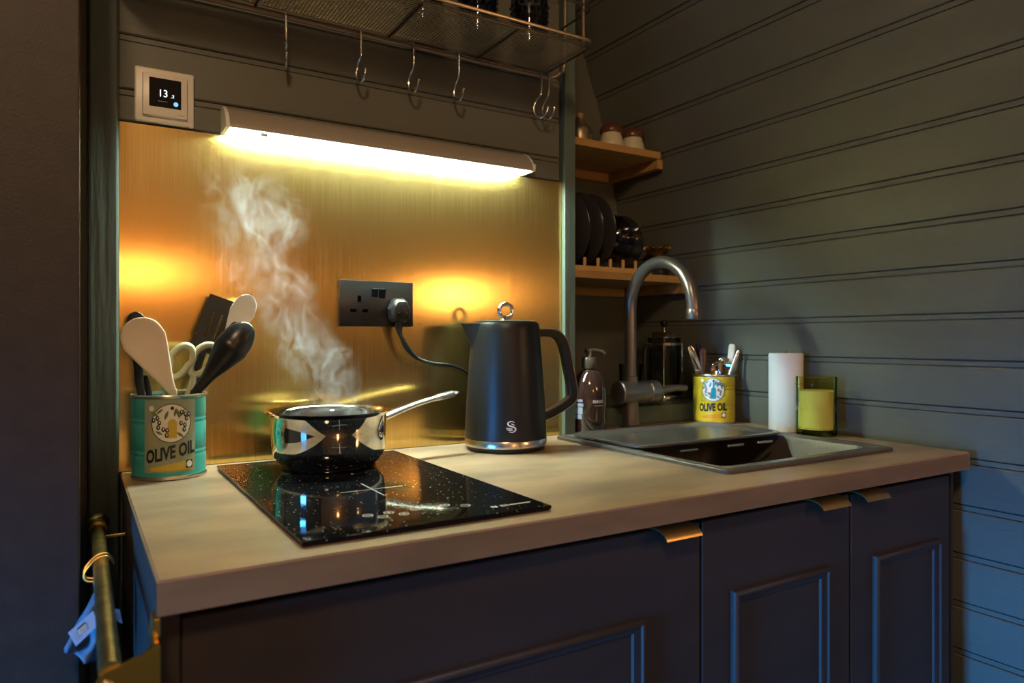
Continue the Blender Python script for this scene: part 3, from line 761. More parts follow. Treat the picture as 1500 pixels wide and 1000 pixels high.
for x in (-.19, .05, .24): mk('cross_bar', tube(B(), [(x, RYF + .004, RZ - .009), (x, RYB - .004, RZ - .009)], .0026, 8), 'darkwire', rack)
rail = spline([(RX0 + .03, -.034, RZ - .014), (0, -.034, RZ - .015), (RX1 - .02, -.034, RZ - .0155), (RX1 + .012, -.036, RZ - .0145), (RX1 + .030, -.046, RZ - .004), (RX1 + .032, -.060, RZ + .03), (RX1 + .032, -.062, RZ + .30)], 8)
mk('hook_rail', tube(B(), rail, .0040, 10), 'wire', rack)
for (x, y) in ((RX1 - .016, -.190), (RX1 - .016, -.050), (RX0 + .016, -.190), (RX0 + .016, -.050)): mk('upright', tube(B(), [(x, y, RZ), (x, y, RZ + .36)], .0032, 8), 'wire', rack)
mk('back_rail', tube(B(), [(RX0, RYB, RZ + .30), (RX1, RYB, RZ + .30)], .0032, 8), 'wire', rack)
for x in (-.3, .3): mk('wall_bracket', bx(B(), x - .008, x + .008, -.036, .0, RZ + .285, RZ + .315, .002), 'darkwire', rack)
mk('upper_rim', tube(B(), rrect(RX0, RX1, RYF, RYB, RZ + .35, .022), .0034, 8, closed=True), 'wire', rack)
mk('guard_wire', tube(B(), rrect(RX0, RX1, RYF, RYB, RZ + .065, .022), .0022, 8, closed=True), 'darkwire', rack)

# S-hooks on the rail
hk = [(-.0175 + .0175, -.034, 0)]
def hook_pts():
    rz = -.0155; ry = -.034; p = []
    for i in range(9):                       # curl over the rail from the back
        a = R(-60 + 240 * i / 8 - 0); p.append((0, ry + .0075 * math.cos(R(200) - a * 1.0), rz + .0075 * math.sin(R(200) - a)))
    p = [(0, ry + .0072 * math.cos(a), rz + .0072 * math.sin(a)) for a in [R(-30), R(15), R(60), R(100), R(140), R(180)]]
    p += [(0, ry - .0072, rz - .012), (0, ry - .0070, rz - .030), (0, ry - .0040, rz - .042), (0, ry + .0060, rz - .053), (0, ry + .0105, rz - .066), (0, ry + .0080, rz - .080),
          (0, ry - .0010, rz - .0890), (0, ry - .0110, rz - .0880), (0, ry - .0185, rz - .0790), (0, ry - .0215, rz - .0690)]
    return spline(p, 5)
HP = hook_pts()
proto = None
spots = [(.312, -13, 'lone steel S-hook hanging nearest the thermostat'), (.444, 10, 'steel S-hook, second along the rail from the thermostat'), (.548, 12, 'steel S-hook at the middle of the rack rail'),
         (.645, 8, 'steel S-hook, fourth along the rail from the thermostat'), (.838, 34, 'wide-turned steel S-hook of the pair near the batten'), (.858, 18, 'last steel S-hook on the rail beside the green batten')]
for x, a, lab in spots:
    if proto is None:
        b = B(); tube(b, HP, .0023, 10); e = HP[-1]; bmesh.ops.create_uvsphere(b, u_segments=10, v_segments=8, radius=.0034, matrix=Matrix.Translation(e))
        bmesh.ops.translate(b, verts=b.verts[:], vec=(0, .034, .0155)); proto = mk('s_hook', b, 'hooksteel'); o = proto
    else: o = proto.copy(); COL.objects.link(o)
    o.location = (x, -.034, 1.697 - .0155); o.rotation_euler = (0, 0, R(a)); tag(o, lab, 'hook', 'hooks on the rack rail')

# embossed tumblers standing on the rack
def tumbler(loc, lab):
    t = thing('tumbler', lab, 'glass', loc, 0, 'embossed glasses on the wire rack')
    mk('cup', lathe(B(), [(0, .0), (.029, .0), (.031, .002), (.034, .05), (.037, .10), (.0355, .10), (.0325, .05), (.029, .008), (0, .007)], 40, cap=False), 'smoke', t)
    k = B()
    for row in range(6):
        for i in range(16):
            a = 2 * math.pi * (i + .5 * (row % 2)) / 16; z = .010 + row * .0135; r = .0315 + z * .055
            bmesh.ops.create_icosphere(k, subdivisions=1, radius=.0046, matrix=Matrix.Translation((r * math.cos(a), r * math.sin(a), z)))
    mk('hobnail_relief', k, 'smoke', t)['kind'] = 'stuff'
TZ = 1.697 - .0035
tumbler((.648, -.115, TZ), 'hobnail smoked glass standing mid-way along the rack')
tumbler((.760, -.120, TZ), 'hobnail smoked glass nearest the rack end by the batten')
tumbler((.540, -.105, TZ), 'hobnail smoked glass furthest from the batten on the rack')

# ------------------------------------------------------------------ tins
def tin(name, label, loc, body_mat, r=.054, h=.128):
    t = thing(name, label, 'tin', loc)
    pr = [(r - .001, .0), (r, .001), (r, .004), (r - .0014, .0055), (r - .0014, .030)]
    for zc_ in (.036, .043, .085, .092):
        pr += [(r - .0014, zc_ - .0026), (r - .0030, zc_), (r - .0014, zc_ + .0026)]
    pr = sorted(pr[:4], key=lambda q: q[1]) + sorted(pr[4:], key=lambda q: q[1]) + [(r - .0014, h - .0055), (r - .0014, h - .004)]
    inner = [(r - .0022, h - .004), (r - .0022, .002), (0, .002)]
    b = B(); lathe(b, [(0, 0)] + [(r - .0014, .005)] + [q for q in pr if q[1] > .0052] + inner, 72, cap=False); mk('body', b, body_mat, t, 60)
    mk('base_rim', lathe(B(), [(r - .003, 0), (r, .0008), (r + .0003, .003), (r - .0002, .0058), (r - .0016, .0058)], 72, cap=False), 'tin_steel', t, 60)
    mk('rim', lathe(B(), [(r - .0014, h - .0055), (r + .0004, h - .004), (r + .0008, h - .0015), (r, h), (r - .0018, h), (r - .0024, h - .004)], 72, cap=False), 'tin_steel', t, 60)
    return t
def label_art(t, r, phi, s=1.0, sage='label_grey', slope=.20, circ='label_cream', bot='inkgold', ink='ink', leafm='inkgreen', under='inkgold'):
    e0 = .0002
    def add(nm, m, shapes, lift):
        b = B(); f_ = cylmap(r - .0014, phi, lift)
        for sh in shapes: add2d(b, ([(x * s, y) for x, y in sh[0]], sh[1]), f_)
        mk(nm, b, m, t, 0)
    if sage: add('label_ground', sage, [rect2(-.0400, .0350, .012, .121, 24)], e0)
    add('label_lines', ink if not sage else 'inkgold', [rect2(-.034, -.0195, z, z + .0006, 6) for z in [.055 + .0026 * i for i in range(12)]], e0 + .0002)
    add('label_lines', ink if not sage else 'inkgold', [rect2(.0195, .0295, z, z + .0006, 6) for z in [.070 + .0026 * i for i in range(10)]], e0 + .0002)
    add('label_disc', circ, [ell2(-.001, .086, .0270, .0285, 28)], e0 + .0004)
    add('disc_outline', ink, [ring2(-.001, .086, .0278, .0293, .0011, 48)], e0 + .0005)
    leaves = [leaf2(-.008, .098, .0075, .0022, R(70)), leaf2(.008, .100, .0080, .0022, R(105)), leaf2(-.017, .104, .006, .0018, R(40)), leaf2(.004, .102, .0070, .0018, R(80)), leaf2(.014, .101, .007, .002, R(60)),
              leaf2(-.024, .100, .006, .0018, R(150)), leaf2(.022, .096, .006, .0018, R(20)), leaf2(.011, .068, .0065, .002, R(-40)), leaf2(-.018, .072, .006, .0018, R(-30))]
    add('leaves', leafm, leaves, e0 + .0006)
    ol = [(-.0255, .091), (-.0200, .094), (-.0175, .087), (-.0190, .080), (-.0120, .077), (-.0070, .0755), (-.0075, .0680), (.0125, .102), (.0180, .099), (.0120, .0855), (.0175, .0825), (.0200, .092), (.0165, .0755), (.0235, .0985)]
    add('olives', ink, [ell2(u, v, .0028, .0036, 8) for u, v in ol], e0 + .0008)
    add('olive_glints', circ, [ell2(u + .0003, v + .0004, .0011, .0016, 6) for u, v in ol], e0 + .0010)
    add('bottle_glass', bot, [rect2(-.0062, .0062, .0635, .0870, 4), strip(-.0062, .0062, 8, lambda u: .0868, lambda u: .0870 + .0075 * (1 - (abs(u) / .0062)) ** .8)], e0 + .0007)
    add('bottle_neck', 'label_cream' if sage else bot, [rect2(-.0016, .0016, .0920, .1060, 2)], e0 + .0008)
    add('bottle_cap', ink, [ell2(0, .1085, .0026, .0026, 8)], e0 + .0009)
    add('badge', circ, [ell2(-.0285, .1085, .0040, .0040, 10)], e0 + .0006)
    b = B(); f_ = cylmap(r - .0014, phi, e0 + .0008)
    v2, f2 = text_mesh('OLIVE OIL', .0215, .0009, .70); add2d(b, ([((x - .002) * s * 1.02, y * 1.22 + .0335 + slope * x) for x, y in v2], f2), f_)
    mk('lettering', b, ink, t, 0)['label'] = 'the words OLIVE OIL in black capitals'
    add('label_band', under, [strip(-.0300, .0300, 16, lambda u: .0145, lambda u: .0160 + .010 * (u + .03) / .06 + .004)], e0 + .0003)
    add('corner_badge', ink, [rect2(.0195, .0295, .0165, .0290, 4)], e0 + .0006)
    add('corner_seal', circ, [ell2(.0245, .0228, .0042, .0050, 12)], e0 + .0009)
TLc = (.1255, -.0625, .9105)
tl = tin('oil_tin', 'teal olive oil tin full of cooking utensils beside the hob', TLc, 'tin_teal')
phiL = math.atan2(-1.30 + .0625, -.1255) + .07
label_art(tl, .054, phiL, 1.0)
TRc = (1.398, -.004, .9105)
tr = tin('oil_tin', 'yellow olive oil tin full of cutlery in the corner by the sink', TRc, 'tin_yellow', .0535, .123)
phiR = math.atan2(-1.30 + .004, -1.398) - .02
label_art(tr, .0535, phiR, 1.0, sage=None, slope=.05, circ='inkwhite', bot='inkblue', leafm='inkblue', under='inkorange')

# ------------------------------------------------------------------ utensils in the teal tin
TB = .9145
n_cam = (-.1, -1, .1)
def utensil(name, label, parts):
    base = parts[0][1]
    t = thing(name, label, 'utensil', base, 0, 'cooking utensils in the teal tin')
    for nm, p0, p1, prof, th_, m, bow in parts:
        mk(nm, paddle(B(), p0, p1, prof, th_, n_cam, bow), m, t, 60, off=base)
    return t
spoonp = [(0, .0055), (.15, .0095), (.45, .0215), (.66, .0290), (.76, .0300), (1, .0008)]
utensil('spoon', 'beige silicone spoon leaning out of the teal tin',
        [('handle', (.142, -.074, TB), (.1275, -.0885, 1.046), [(0, .005), (1, .0055)], .007, 'beige', 0), ('spoon_head', (.1285, -.0875, 1.038), (.0735, -.090, 1.153), spoonp, .0075, 'beige', .006)])
utensil('spatula', 'slim black spatula behind the beige spoon',
        [('handle', (.105, -.040, TB), (.0840, -.038, 1.060), [(0, .005), (1, .0060)], .007, 'black', 0), ('blade', (.0850, -.038, 1.052), (.0800, -.036, 1.166), [(0, .006), (.35, .0075), (.65, .0130), (.86, .0130), (1, .0008)], .005, 'black', 0)])
utensil('slotted_turner', 'black slotted turner standing tallest in the teal tin',
        [('handle', (.118, -.050, TB), (.1800, -.036, 1.108), [(0, .0055), (1, .0055)], .008, 'black', 0)])
# blade of the turner as bars, so the slots are open
tt = [o for o in bpy.data.objects if o.name.startswith('slotted_turner')][0]
ax = Vector((.032, .004, .086)).normalized(); nr = Vector(n_cam); nr = (nr - ax * nr.dot(ax)).normalized(); sd = ax.cross(nr); o0 = Vector((.1800, -.036, 1.106))
bl = B()
def qbox(bm, s0, s1, t0, t1, th_=.0022):
    vs8 = [bm.verts.new(o0 + sd * s + ax * t_ + nr * n_) for n_ in (-th_, th_) for s, t_ in ((s0, t0), (s1, t0), (s1, t1), (s0, t1))]
    for f_ in ((0, 1, 2, 3), (7, 6, 5, 4), (0, 4, 5, 1), (1, 5, 6, 2), (2, 6, 7, 3), (3, 7, 4, 0)): bm.faces.new([vs8[i] for i in f_])
qbox(bl, -.0200, .0200, -.004, .020)
for s in (-.0235, -.0085, .0055): pass
for s0, s1 in ((-.0230, -.0085), (-.0050, .0050), (.0085, .0230)): qbox(bl, s0, s1, .020, .062)
qbox(bl, -.0230, .0230, .062, .090)
mk('blade', bl, 'black', tt, 0, off=tt.location)
utensil('spoon', 'off-white spoon rising behind the black spoon',
        [('handle', (.138, -.045, TB), (.1690, -.050, 1.040), [(0, .005), (1, .0055)], .007, 'offwhite', 0), ('neck', (.1680, -.050, 1.036), (.2080, -.050, 1.110), [(0, .005), (1, .0055)], .007, 'offwhite', 0), ('spoon_head', (.2060, -.050, 1.104), (.2490, -.054, 1.196), [(0, .0055), (.3, .0110), (.6, .0180), (.74, .0190), (1, .0008)], .006, 'offwhite', .005)])
utensil('spoon', 'rounded black cooking spoon leaning towards the hob',
        [('handle', (.122, -.076, TB), (.1600, -.082, 1.042), [(0, .0055), (1, .0065)], .008, 'black', 0), ('spoon_head', (.1585, -.082, 1.036), (.2400, -.094, 1.148), [(0, .007), (.25, .0105), (.52, .0215), (.70, .0255), (1, .0008)], .009, 'spoonblack', -.012)])
utensil('ladle', 'black utensil with grey edge lying along the black spoon',
        [('handle', (.104, -.060, TB), (.1640, -.058, 1.040), [(0, .0055), (1, .0065)], .008, 'black', 0), ('neck', (.1610, -.058, 1.034), (.2250, -.070, 1.150), [(0, .0065), (.4, .0085), (.8, .0095), (1, .003)], .006, 'black', 0)])
utensil('tongs', 'thin dark tongs handle beside the slim spatula',
        [('handle', (.118, -.034, TB), (.0945, -.030, 1.066), [(0, .004), (.9, .0045), (1, .002)], .006, 'black', 0)])
SC = (.128, -.062, TB)
sc = thing('scissors', 'sage-handled kitchen scissors in the teal tin', 'scissors', SC, 0, 'cooking utensils in the teal tin')
for cx, cz, tilt, ph_ in ((.1400, 1.088, 28, 0), (.1735, 1.090, 34, 1)):
    pts = []
    for i in range(28):
        a = 2 * math.pi * i / 28; u = .0145 * math.cos(a) * (1.1 if math.sin(a) > 0 else .9); v = .0270 * math.sin(a)
        c, s = math.cos(R(-tilt)), math.sin(R(-tilt)); pts.append((cx + u * c - v * s, -.070 + .003 * ph_, cz + u * s + v * c))
    mk('finger_loop', tube(B(), pts, .0054, 10, closed=True), 'olivegrey', sc, off=SC)
    mk('shank', tube(B(), spline([(cx - .0135, -.070 + .003 * ph_, cz - .0260), (cx - .020, -.070, cz - .050), (.132, -.069, 1.000)], 6), [.0052] * 13, 10), 'olivegrey', sc, off=SC)
mk('blades', paddle(B(), (.128, -.062, TB), (.132, -.069, 1.004), [(0, .002), (1, .009)], .003, n_cam), 'bsteel', sc, 0, off=SC)

# ------------------------------------------------------------------ cutlery in the yellow tin
def cut(name, label, p0, p1, prof, m, bow=0, th_=.003, nrm=(-.75, -.65, .1)):
    t = mk(name, paddle(B(), p0, p1, prof, th_, nrm, bow, n=16, ns=12), m, None, 60, off=p0); t.location = p0
    return tag(t, label, 'cutlery', 'cutlery in the yellow tin')
cz = .9145
spn = [(0, .003), (.60, .0035), (.70, .006), (.86, .0165), (1, .0008)]
cut('knife', 'table knife with pale blue glinting blade leaning towards the tap', (1.412, .005, cz), (1.350, .035, 1.106), [(0, .004), (.5, .005), (.55, .0085), (.9, .0090), (1, .003)], 'chrome')
cut('knife', 'dark brown handled knife upright in the yellow tin', (1.375, .010, cz), (1.382, .020, 1.098), [(0, .004), (.6, .006), (.95, .0085), (1, .006)], M['browncer'], 0, .007)
cut('spoon', 'steel tablespoon bowl up over the yellow tin rim', (1.400, -.020, cz), (1.408, -.030, 1.078), spn, 'chrome', .005)
cut('spoon', 'second steel spoon crossing behind the tablespoon', (1.385, -.005, cz), (1.412, -.004, 1.064), spn, 'chrome', .005)
cut('spatula', 'white handled spreader upright in the yellow tin', (1.415, -.020, cz), (1.4250, -.040, 1.110), [(0, .004), (.5, .006), (.75, .0078), (.96, .0080), (1, .005)], 'offwhite', 0, .007)
cut('fork', 'grey handled fork leaning out towards the boarded wall', (1.372, -.020, cz), (1.4300, -.056, 1.094), [(0, .003), (.6, .0036), (.95, .0045), (1, .003)], 'bsteel', 0, .005)
cut('knife', 'black knife handle behind the white spreader', (1.398, .030, cz), (1.3830, .036, 1.112), [(0, .004), (.6, .005), (.95, .0065), (1, .004)], 'black', 0, .006)

# ------------------------------------------------------------------ white candle and green glass candle
cp = B(); lathe(cp, [(0, 0), (.0365, 0), (.0380, .0015), (.0382, .176), (.0365, .1795), (.030, .1795), (.006, .1765), (0, .1765)], 56, cap=False)
WC = thing('pillar_candle', 'tall plain white pillar candle beside the green glass', 'candle', (1.410, -.212, .9105)); mk('wax', cp, 'white', WC, 50)
mk('wick', tube(B(), [(0, 0, .1765), (.001, 0, .183), (.003, 0, .187)], .0009, 6), 'ink', WC)
GC = thing('glass_candle', 'squat embossed green glass candle holder with pale wax', 'candle', (1.402, -.298, .9105))
gp = [(0, 0), (.038, 0), (.0415, .002), (.0425, .006), (.0420, .012)]
for i in range(10): gp += [(.0415, .072 + i * .0036), (.0424, .0738 + i * .0036)]
gp += [(.0420, .112), (.0428, .127), (.0420, .1295), (.0405, .129), (.0392, .118), (.0385, .014), (0, .010)]
gg = mk('holder', lathe(B(), gp, 64, cap=False), 'greenglass', GC, 40)
mk('wax', lathe(B(), [(0, .0115), (.0378, .0145), (.0380, .098), (.035, .0995), (0, .0995)], 48, cap=False), 'candle', GC, 40)
dots = B()
for zz_, n_ in ((.018, 40), (.112, 36)):
    for i in range(n_):
        a = 2 * math.pi * i / n_; bmesh.ops.create_icosphere(dots, subdivisions=1, radius=.0021, matrix=Matrix.Translation((.0422 * math.cos(a), .0422 * math.sin(a), zz_)))
mk('bead_relief', dots, 'greenglass', GC)['kind'] = 'stuff'
lt = B(); v2, f2 = text_mesh('• • ••• • •', .010, 0, 1.0)
for i in range(26):
    u = -.060 + i * .0048; hgt = .004 + .003 * ((i * 7) % 3); add2d(lt, rect2(u, u + .0024, .056, .056 + hgt, 1), cylmap(.0418, math.atan2(-1.0, -1.4), .0003))
mk('embossed_letters', lt, 'greenglass', GC, 0)

# ------------------------------------------------------------------ soap bottle
SB = (.9975, -.0035, .9105)
sbt = thing('soap_bottle', 'dark amber pump bottle with slate label beside the kettle', 'bottle', SB)
def sr(z): return .0385 if z < .085 else .0385 * math.sqrt(max(0, 1 - ((z - .085) / .062) ** 2 * .88))
mk('bottle', lathe(B(), [(0, 0), (.036, 0), (.0385, .003), (.0385, .085)] + [(sr(z), z) for z in [.09, .097, .105, .113, .121, .129, .136, .141]] + [(.0135, .144), (.0135, .150), (0, .150)], 56, cap=False), 'amber', sbt, 50)
pm = mk('pump_collar', lathe(B(), [(0, .146), (.0175, .146), (.0185, .148), (.0180, .168), (.0165, .171), (.008, .172), (.0075, .180), (0, .180)], 40, cap=False), 'pump', sbt, 40)
mk('nozzle', tube(B(), spline([(-.010, 0, .185), (0, 0, .1865), (.016, -.004, .1865), (.031, -.008, .183), (.036, -.0095, .1775)], 5), [.0062] * 8 + [.0050] * 13, 12), 'pump', pm)
mk('stem', lathe(B(), [(.0068, .178), (.0068, .186), (.005, .191), (0, .191)], 20), 'pump', pm)
ps = math.atan2(-1.327, -1.006)
b = B(); f_ = cylmap(.0385, ps, .0003)
for v0, v1, u1 in ((.072, .078, -.016), (.062, .069, -.014), (.045, .060, -.016), (.034, .044, -.018)): add2d(b, rect2(-.040, u1, v0, v1, 8), f_)
mk('side_label', b, 'souplabel', sbt, 0)
b = B()
for i in range(6): add2d(b, rect2(.008 + i * .0042, .0110 + i * .0042, .070, .0765, 1), f_)
add2d(b, rect2(.010, .033, .0635, .0645, 4), f_); mk('front_print', b, 'inkgrey', sbt, 0)

# ------------------------------------------------------------------ sink
SK = (1.103, -.27, .9105)
sk = thing('sink', 'dark composite sink with raised rim set into the worktop', 'sink', SK)
def rl(x0, x1, y0, y1, r, z): return rrect(x0, x1, y0, y1, z, r, 5)
bm = B()
loops = [rl(SX0, SX1, SY0, SY1, .012, .9104), rl(SX0, SX1, SY0, SY1, .012, .9155), rl(SX0 + .003, SX1 - .003, SY0 + .003, SY1 - .003, .011, .9180), rl(SX0 + .014, SX1 - .014, SY0 + .014, SY1 - .012, .010, .9182),
         rl(SX0 + .018, SX1 - .018, SY0 + .018, SY1 - .016, .010, .9150), rl(.905, 1.305, -.480, -.078, .022, .9140), rl(.908, 1.302, -.477, -.081, .024, .908), rl(.917, 1.290, -.468, -.090, .030, .770), rl(.930, 1.277, -.455, -.103, .030, .752), rl(1.05, 1.15, -.32, -.22, .030, .748)]
rg = [[bm.verts.new(p) for p in L_] for L_ in loops]
for a, b in zip(rg, rg[1:]):
    n = len(a)
    for k in range(n): bm.faces.new((a[k], a[(k + 1) % n], b[(k + 1) % n], b[k]))
bm.faces.new(rg[-1])
mk('basin', bm, 'sink', sk, 40, off=SK)
mk('drain', lathe(B(), [(.040, .7485), (.042, .7505), (.036, .7515), (.030, .7500), (0, .7500)], 32, 1.10, -.27, cap=False), 'chrome', sk, off=SK)
mt = thing('drain_mat', 'black pimpled rubber mat lying in the sink', 'mat', (1.06, -.40, .7525))
mk('sheet', bx(B(), -.115, .200, -.045, .10, 0, .003, .001), 'rubber', mt, 0)
b = B()
for i in range(22):
    for j in range(10): lathe(b, [(.0045, .003), (.0040, .012), (.0022, .0145), (0, .0150)], 8, -.105 + i * .0140, -.036 + j * .0138, cap=False)
mk('pimples', b, 'blackgloss', mt, 40)['kind'] = 'stuff'
# drainer tray resting on the rear of the bowl
TY = (1.103, -.165, .9150)
ty = thing('drainer_tray', 'gunmetal drainer tray with slots laid across the sink', 'tray', TY)
bm = B(); X0, X1, Y0, Y1 = .893, 1.312, -.290, -.063
loops = [rl(X0 + .006, X1 - .006, Y0 + .006, Y1 - .006, .030, .9165), rl(X0, X1, Y0, Y1, .034, .9190), rl(X0, X1, Y0, Y1, .034, .9225), rl(X0 + .003, X1 - .003, Y0 + .003, Y1 - .003, .033, .9242), rl(X0 + .010, X1 - .010, Y0 + .010, Y1 - .010, .030, .9238),
         rl(X0 + .022, X1 - .022, Y0 + .020, Y1 - .020, .026, .9170), rl(X0 + .034, X1 - .034, Y0 + .030, Y1 - .030, .022, .9135), rl(X0 + .08, X1 - .08, Y0 + .08, Y1 - .08, .010, .9125)]
rg = [[bm.verts.new(p) for p in L_] for L_ in loops]
for a, b in zip(rg, rg[1:]):
    n = len(a)
    for k in range(n): bm.faces.new((a[k], a[(k + 1) % n], b[(k + 1) % n], b[k]))
bm.faces.new(rg[-1]); bm.faces.new(rg[0])
mk('pan', bm, 'tray', ty, 40, off=TY)
for (a, b_, yy) in ((.945, 1.010, -.235), (1.040, 1.085, -.160), (1.12, 1.16, -.14), (.955, 1.02, -.130)):
    mk('slot', bx(B(), a, b_, yy - .005, yy + .005, .9128, .9141, .0004, 1), 'rubber', ty, 0, off=TY)
for xx in (1.015, 1.145, 1.235): mk('support_clip', bx(B(), xx - .024, xx + .024, -.2975, -.2905, .9045, .9100, .002), 'bsteel', ty, 0, off=TY)

# ------------------------------------------------------------------ tap
TP = (1.141, .022, .9105)
tp = thing('mixer_tap', 'gunmetal swan-neck mixer tap standing behind the sink', 'tap', TP)
mk('base', lathe(B(), [(0, 0), (.026, 0), (.026, .004), (.0205, .007), (.0195, .06), (.0195, .105), (.0165, .110), (0, .110)], 40, cap=False), 'tap', tp, 40)
sw = [(0, 0, .105), (0, 0, .17), (0, 0, .25), (0, -.004, .300)]
for i in range(1, 13):
    a = math.pi * (1 - i / 12 * 1.02); sw.append((.004, -.098 - .094 * math.cos(a) * -1 * -1 if False else -.098 + .094 * -math.cos(math.pi - a) * 1.0, .308 + .092 * math.sin(a)))
sw = [(0, 0, .105), (0, 0, .17), (0, 0, .24), (0, 0, .290)] + [(.003 * i / 12, -.100 + .100 * math.cos(math.pi * i / 12), .290 + .098 * math.sin(math.pi * i / 12)) for i in range(1, 12)] + [(.004, -.2015, .285), (.004, -.202, .264)]
spt = mk('spout', tube(B(), spline(sw, 4), .0145, 20), 'tap', tp, 60)
mk('spout_collar', lathe(B(), [(.0150, .104), (.0168, .106), (.0168, .122), (.0150, .124)], 32), 'tap', tp, 40)
mk('aerator', lathe(B(), [(.0120, .254), (.0150, .256), (.0158, .259), (.0158, .275), (.0150, .277)], 28, .004, -.202), 'tap', spt, 40)
br = lathe(B(), [(0, -.040), (.0262, -.040), (.0285, -.0375), (.0285, .042), (.0270, .044), (.0262, .046), (.0262, .050), (.0280, .052), (.0275, .080), (.020, .084), (0, .084)], 40, cap=False)
o = mk('cartridge', br, 'tap', tp, 40); o.matrix_local = Matrix.Translation((0, 0, .084)) @ Matrix.Rotation(R(90), 4, 'Y')
lv = B(); tube(lv, spline([(.066, 0, .084), (.10, -.002, .087), (.14, -.006, .090), (.172, -.010, .090)], 5), [.0150 - .0003 * i for i in range(16)], 14, sq=.7)
mk('lever', lv, 'tap', tp, 60)

# ------------------------------------------------------------------ recess shelves
def shelf(label, zt, yf, xw):
    t = thing('wall_shelf', label, 'shelf', (1.15, yf, zt - .018))
    off = (1.15, yf, zt - .018)
    b = B(); x_r = wx(zt) - .002
    prism(b, [(.9535, yf), (x_r - .012, yf), (x_r, yf + .012), (x_r, YB - .001), (.9535, YB - .001)], 'z', zt - .018, zt); mk('board', b, 'shelfwood', t, 0, off=off)
    mk('back_cleat', bx(B(), .9535, x_r - .022, YB - .020, YB - .001, zt - .044, zt - .0185, .001), 'shelfwood', t, 0, off=off)
    mk('side_cleat', bx(B(), x_r - .021, x_r - .001, yf + .004, YB - .001, zt - .044, zt - .0185, .001), 'shelfwood', t, 0, off=off)
Z1, Z2 = 1.628, 1.292
shelf('upper pine shelf in the recess holding jars', Z1, .142, 0)
shelf('lower pine shelf in the recess behind the tap holding plates', Z2, .108, 0)
ox = thing('oil_bottle', 'small copper-tinted glass bottle with cork on upper shelf', 'bottle', (1.135, .215, Z1))
mk('glass_body', lathe(B(), [(0, 0), (.028, 0), (.030, .003), (.030, .040), (.026, .052), (.0130, .066), (.0115, .078), (0, .078)], 36, cap=False), M['wire'], ox, 50)
mk('cork', lathe(B(), [(.0090, .074), (.0098, .088), (0, .089)], 20), 'shelfwood', ox, 40)
for x, y, lab in ((1.232, .205, 'cream jar with brown domed lid next to the glass bottle'), (1.312, .212, 'cream jar with brown domed lid nearest the leaning wall')):
    j = thing('jar', lab, 'jar', (x, y, Z1), 0, 'lidded jars on the upper shelf')
    mk('pot', lathe(B(), [(0, 0), (.030, 0), (.0325, .003), (.0335, .020), (.029, .036), (.026, .047), (0, .047)], 36, cap=False), 'cream', j, 50)
    mk('lid', lathe(B(), [(.0265, .047), (.031, .049), (.0325, .055), (.029, .064), (.020, .071), (0, .0735)], 36), 'browncer', j, 50)
# plate rack, plates, bowls
RP = thing('plate_rack', 'small pine dowel plate rack on the lower shelf', 'plate rack', (1.165, .20, Z2))
for y in (-.070, .05): mk('runner', bx(B(), -.185, .135, y - .009, y + .009, .0, .014, .002), 'dowel', RP, 0)
for y in (-.070, .05):
    for i, x in enumerate((-.172, -.122, -.080, -.038, .002, .044, .086, .124)):
        mk('dowel', lathe(B(), [(.0042, .012), (.0042, .085 if i in (0, 1, ) else .034), (.003, .087 if i in (0, 1) else .0355)], 10, x, y), 'dowel', RP, 50)
def dish(name, label, cat, loc, prof, m, tilt, yaw, group):
    b = lathe(B(), prof, 48, cap=False)
    o = mk(name, b, m, None, 50); o.location = loc; o.rotation_euler = (0, R(tilt), R(yaw)); return tag(o, label, cat, group)
plp = [(0, 0), (.055, 0), (.060, .002), (.075, .006), (.0945, .014), (.0955, .0155), (.094, .0165), (.074, .0090), (.058, .0045), (0, .0040)]
for i, (x, lab) in enumerate(((1.054, 'charcoal plate at the batten end of the rack'), (1.096, 'charcoal plate, second in the rack from the batten'), (1.136, 'charcoal plate standing next to the smoked bowls'))):
    dish('plate', lab, 'plate', (x, .19, Z2 + .1115), plp, 'plate', 84, 4, 'plates in the dowel rack')
bwp = [(0, 0), (.028, 0), (.034, .003), (.055, .022), (.066, .046), (.0665, .049), (.0645, .048), (.052, .024), (.030, .006), (0, .005)]
for i, (x, lab) in enumerate(((1.186, 'smoked glass bowl leaning next to the plates'), (1.218, 'smoked glass bowl at the open end of the rack'))):
    dish('bowl', lab, 'bowl', (x, .185, Z2 + .084), bwp, 'smoke', 74, 8, 'bowls in the dowel rack')
JR = thing('stoppered_jar', 'small glass jar with fluted brass-coloured stopper behind the tap', 'jar', (1.392, .200, Z2))
JR.scale = (1.1, 1.1, 1.30)
mk('jar_body', lathe(B(), [(0, 0), (.026, 0), (.029, .003), (.030, .020), (.022, .032), (.017, .038), (.017, .044), (0, .044)], 32, cap=False), 'smoke', JR, 50)
b = B()
for i in range(12):
    a = 2 * math.pi * i / 12; tube(b, spline([(.006 * math.cos(a), .006 * math.sin(a), .044), (.014 * math.cos(a), .014 * math.sin(a), .056), (.030 * math.cos(a), .030 * math.sin(a), .066), (.034 * math.cos(a), .034 * math.sin(a), .062)], 3), .0050, 6)
mk('stopper', b, 'agedbrass', JR, 60)

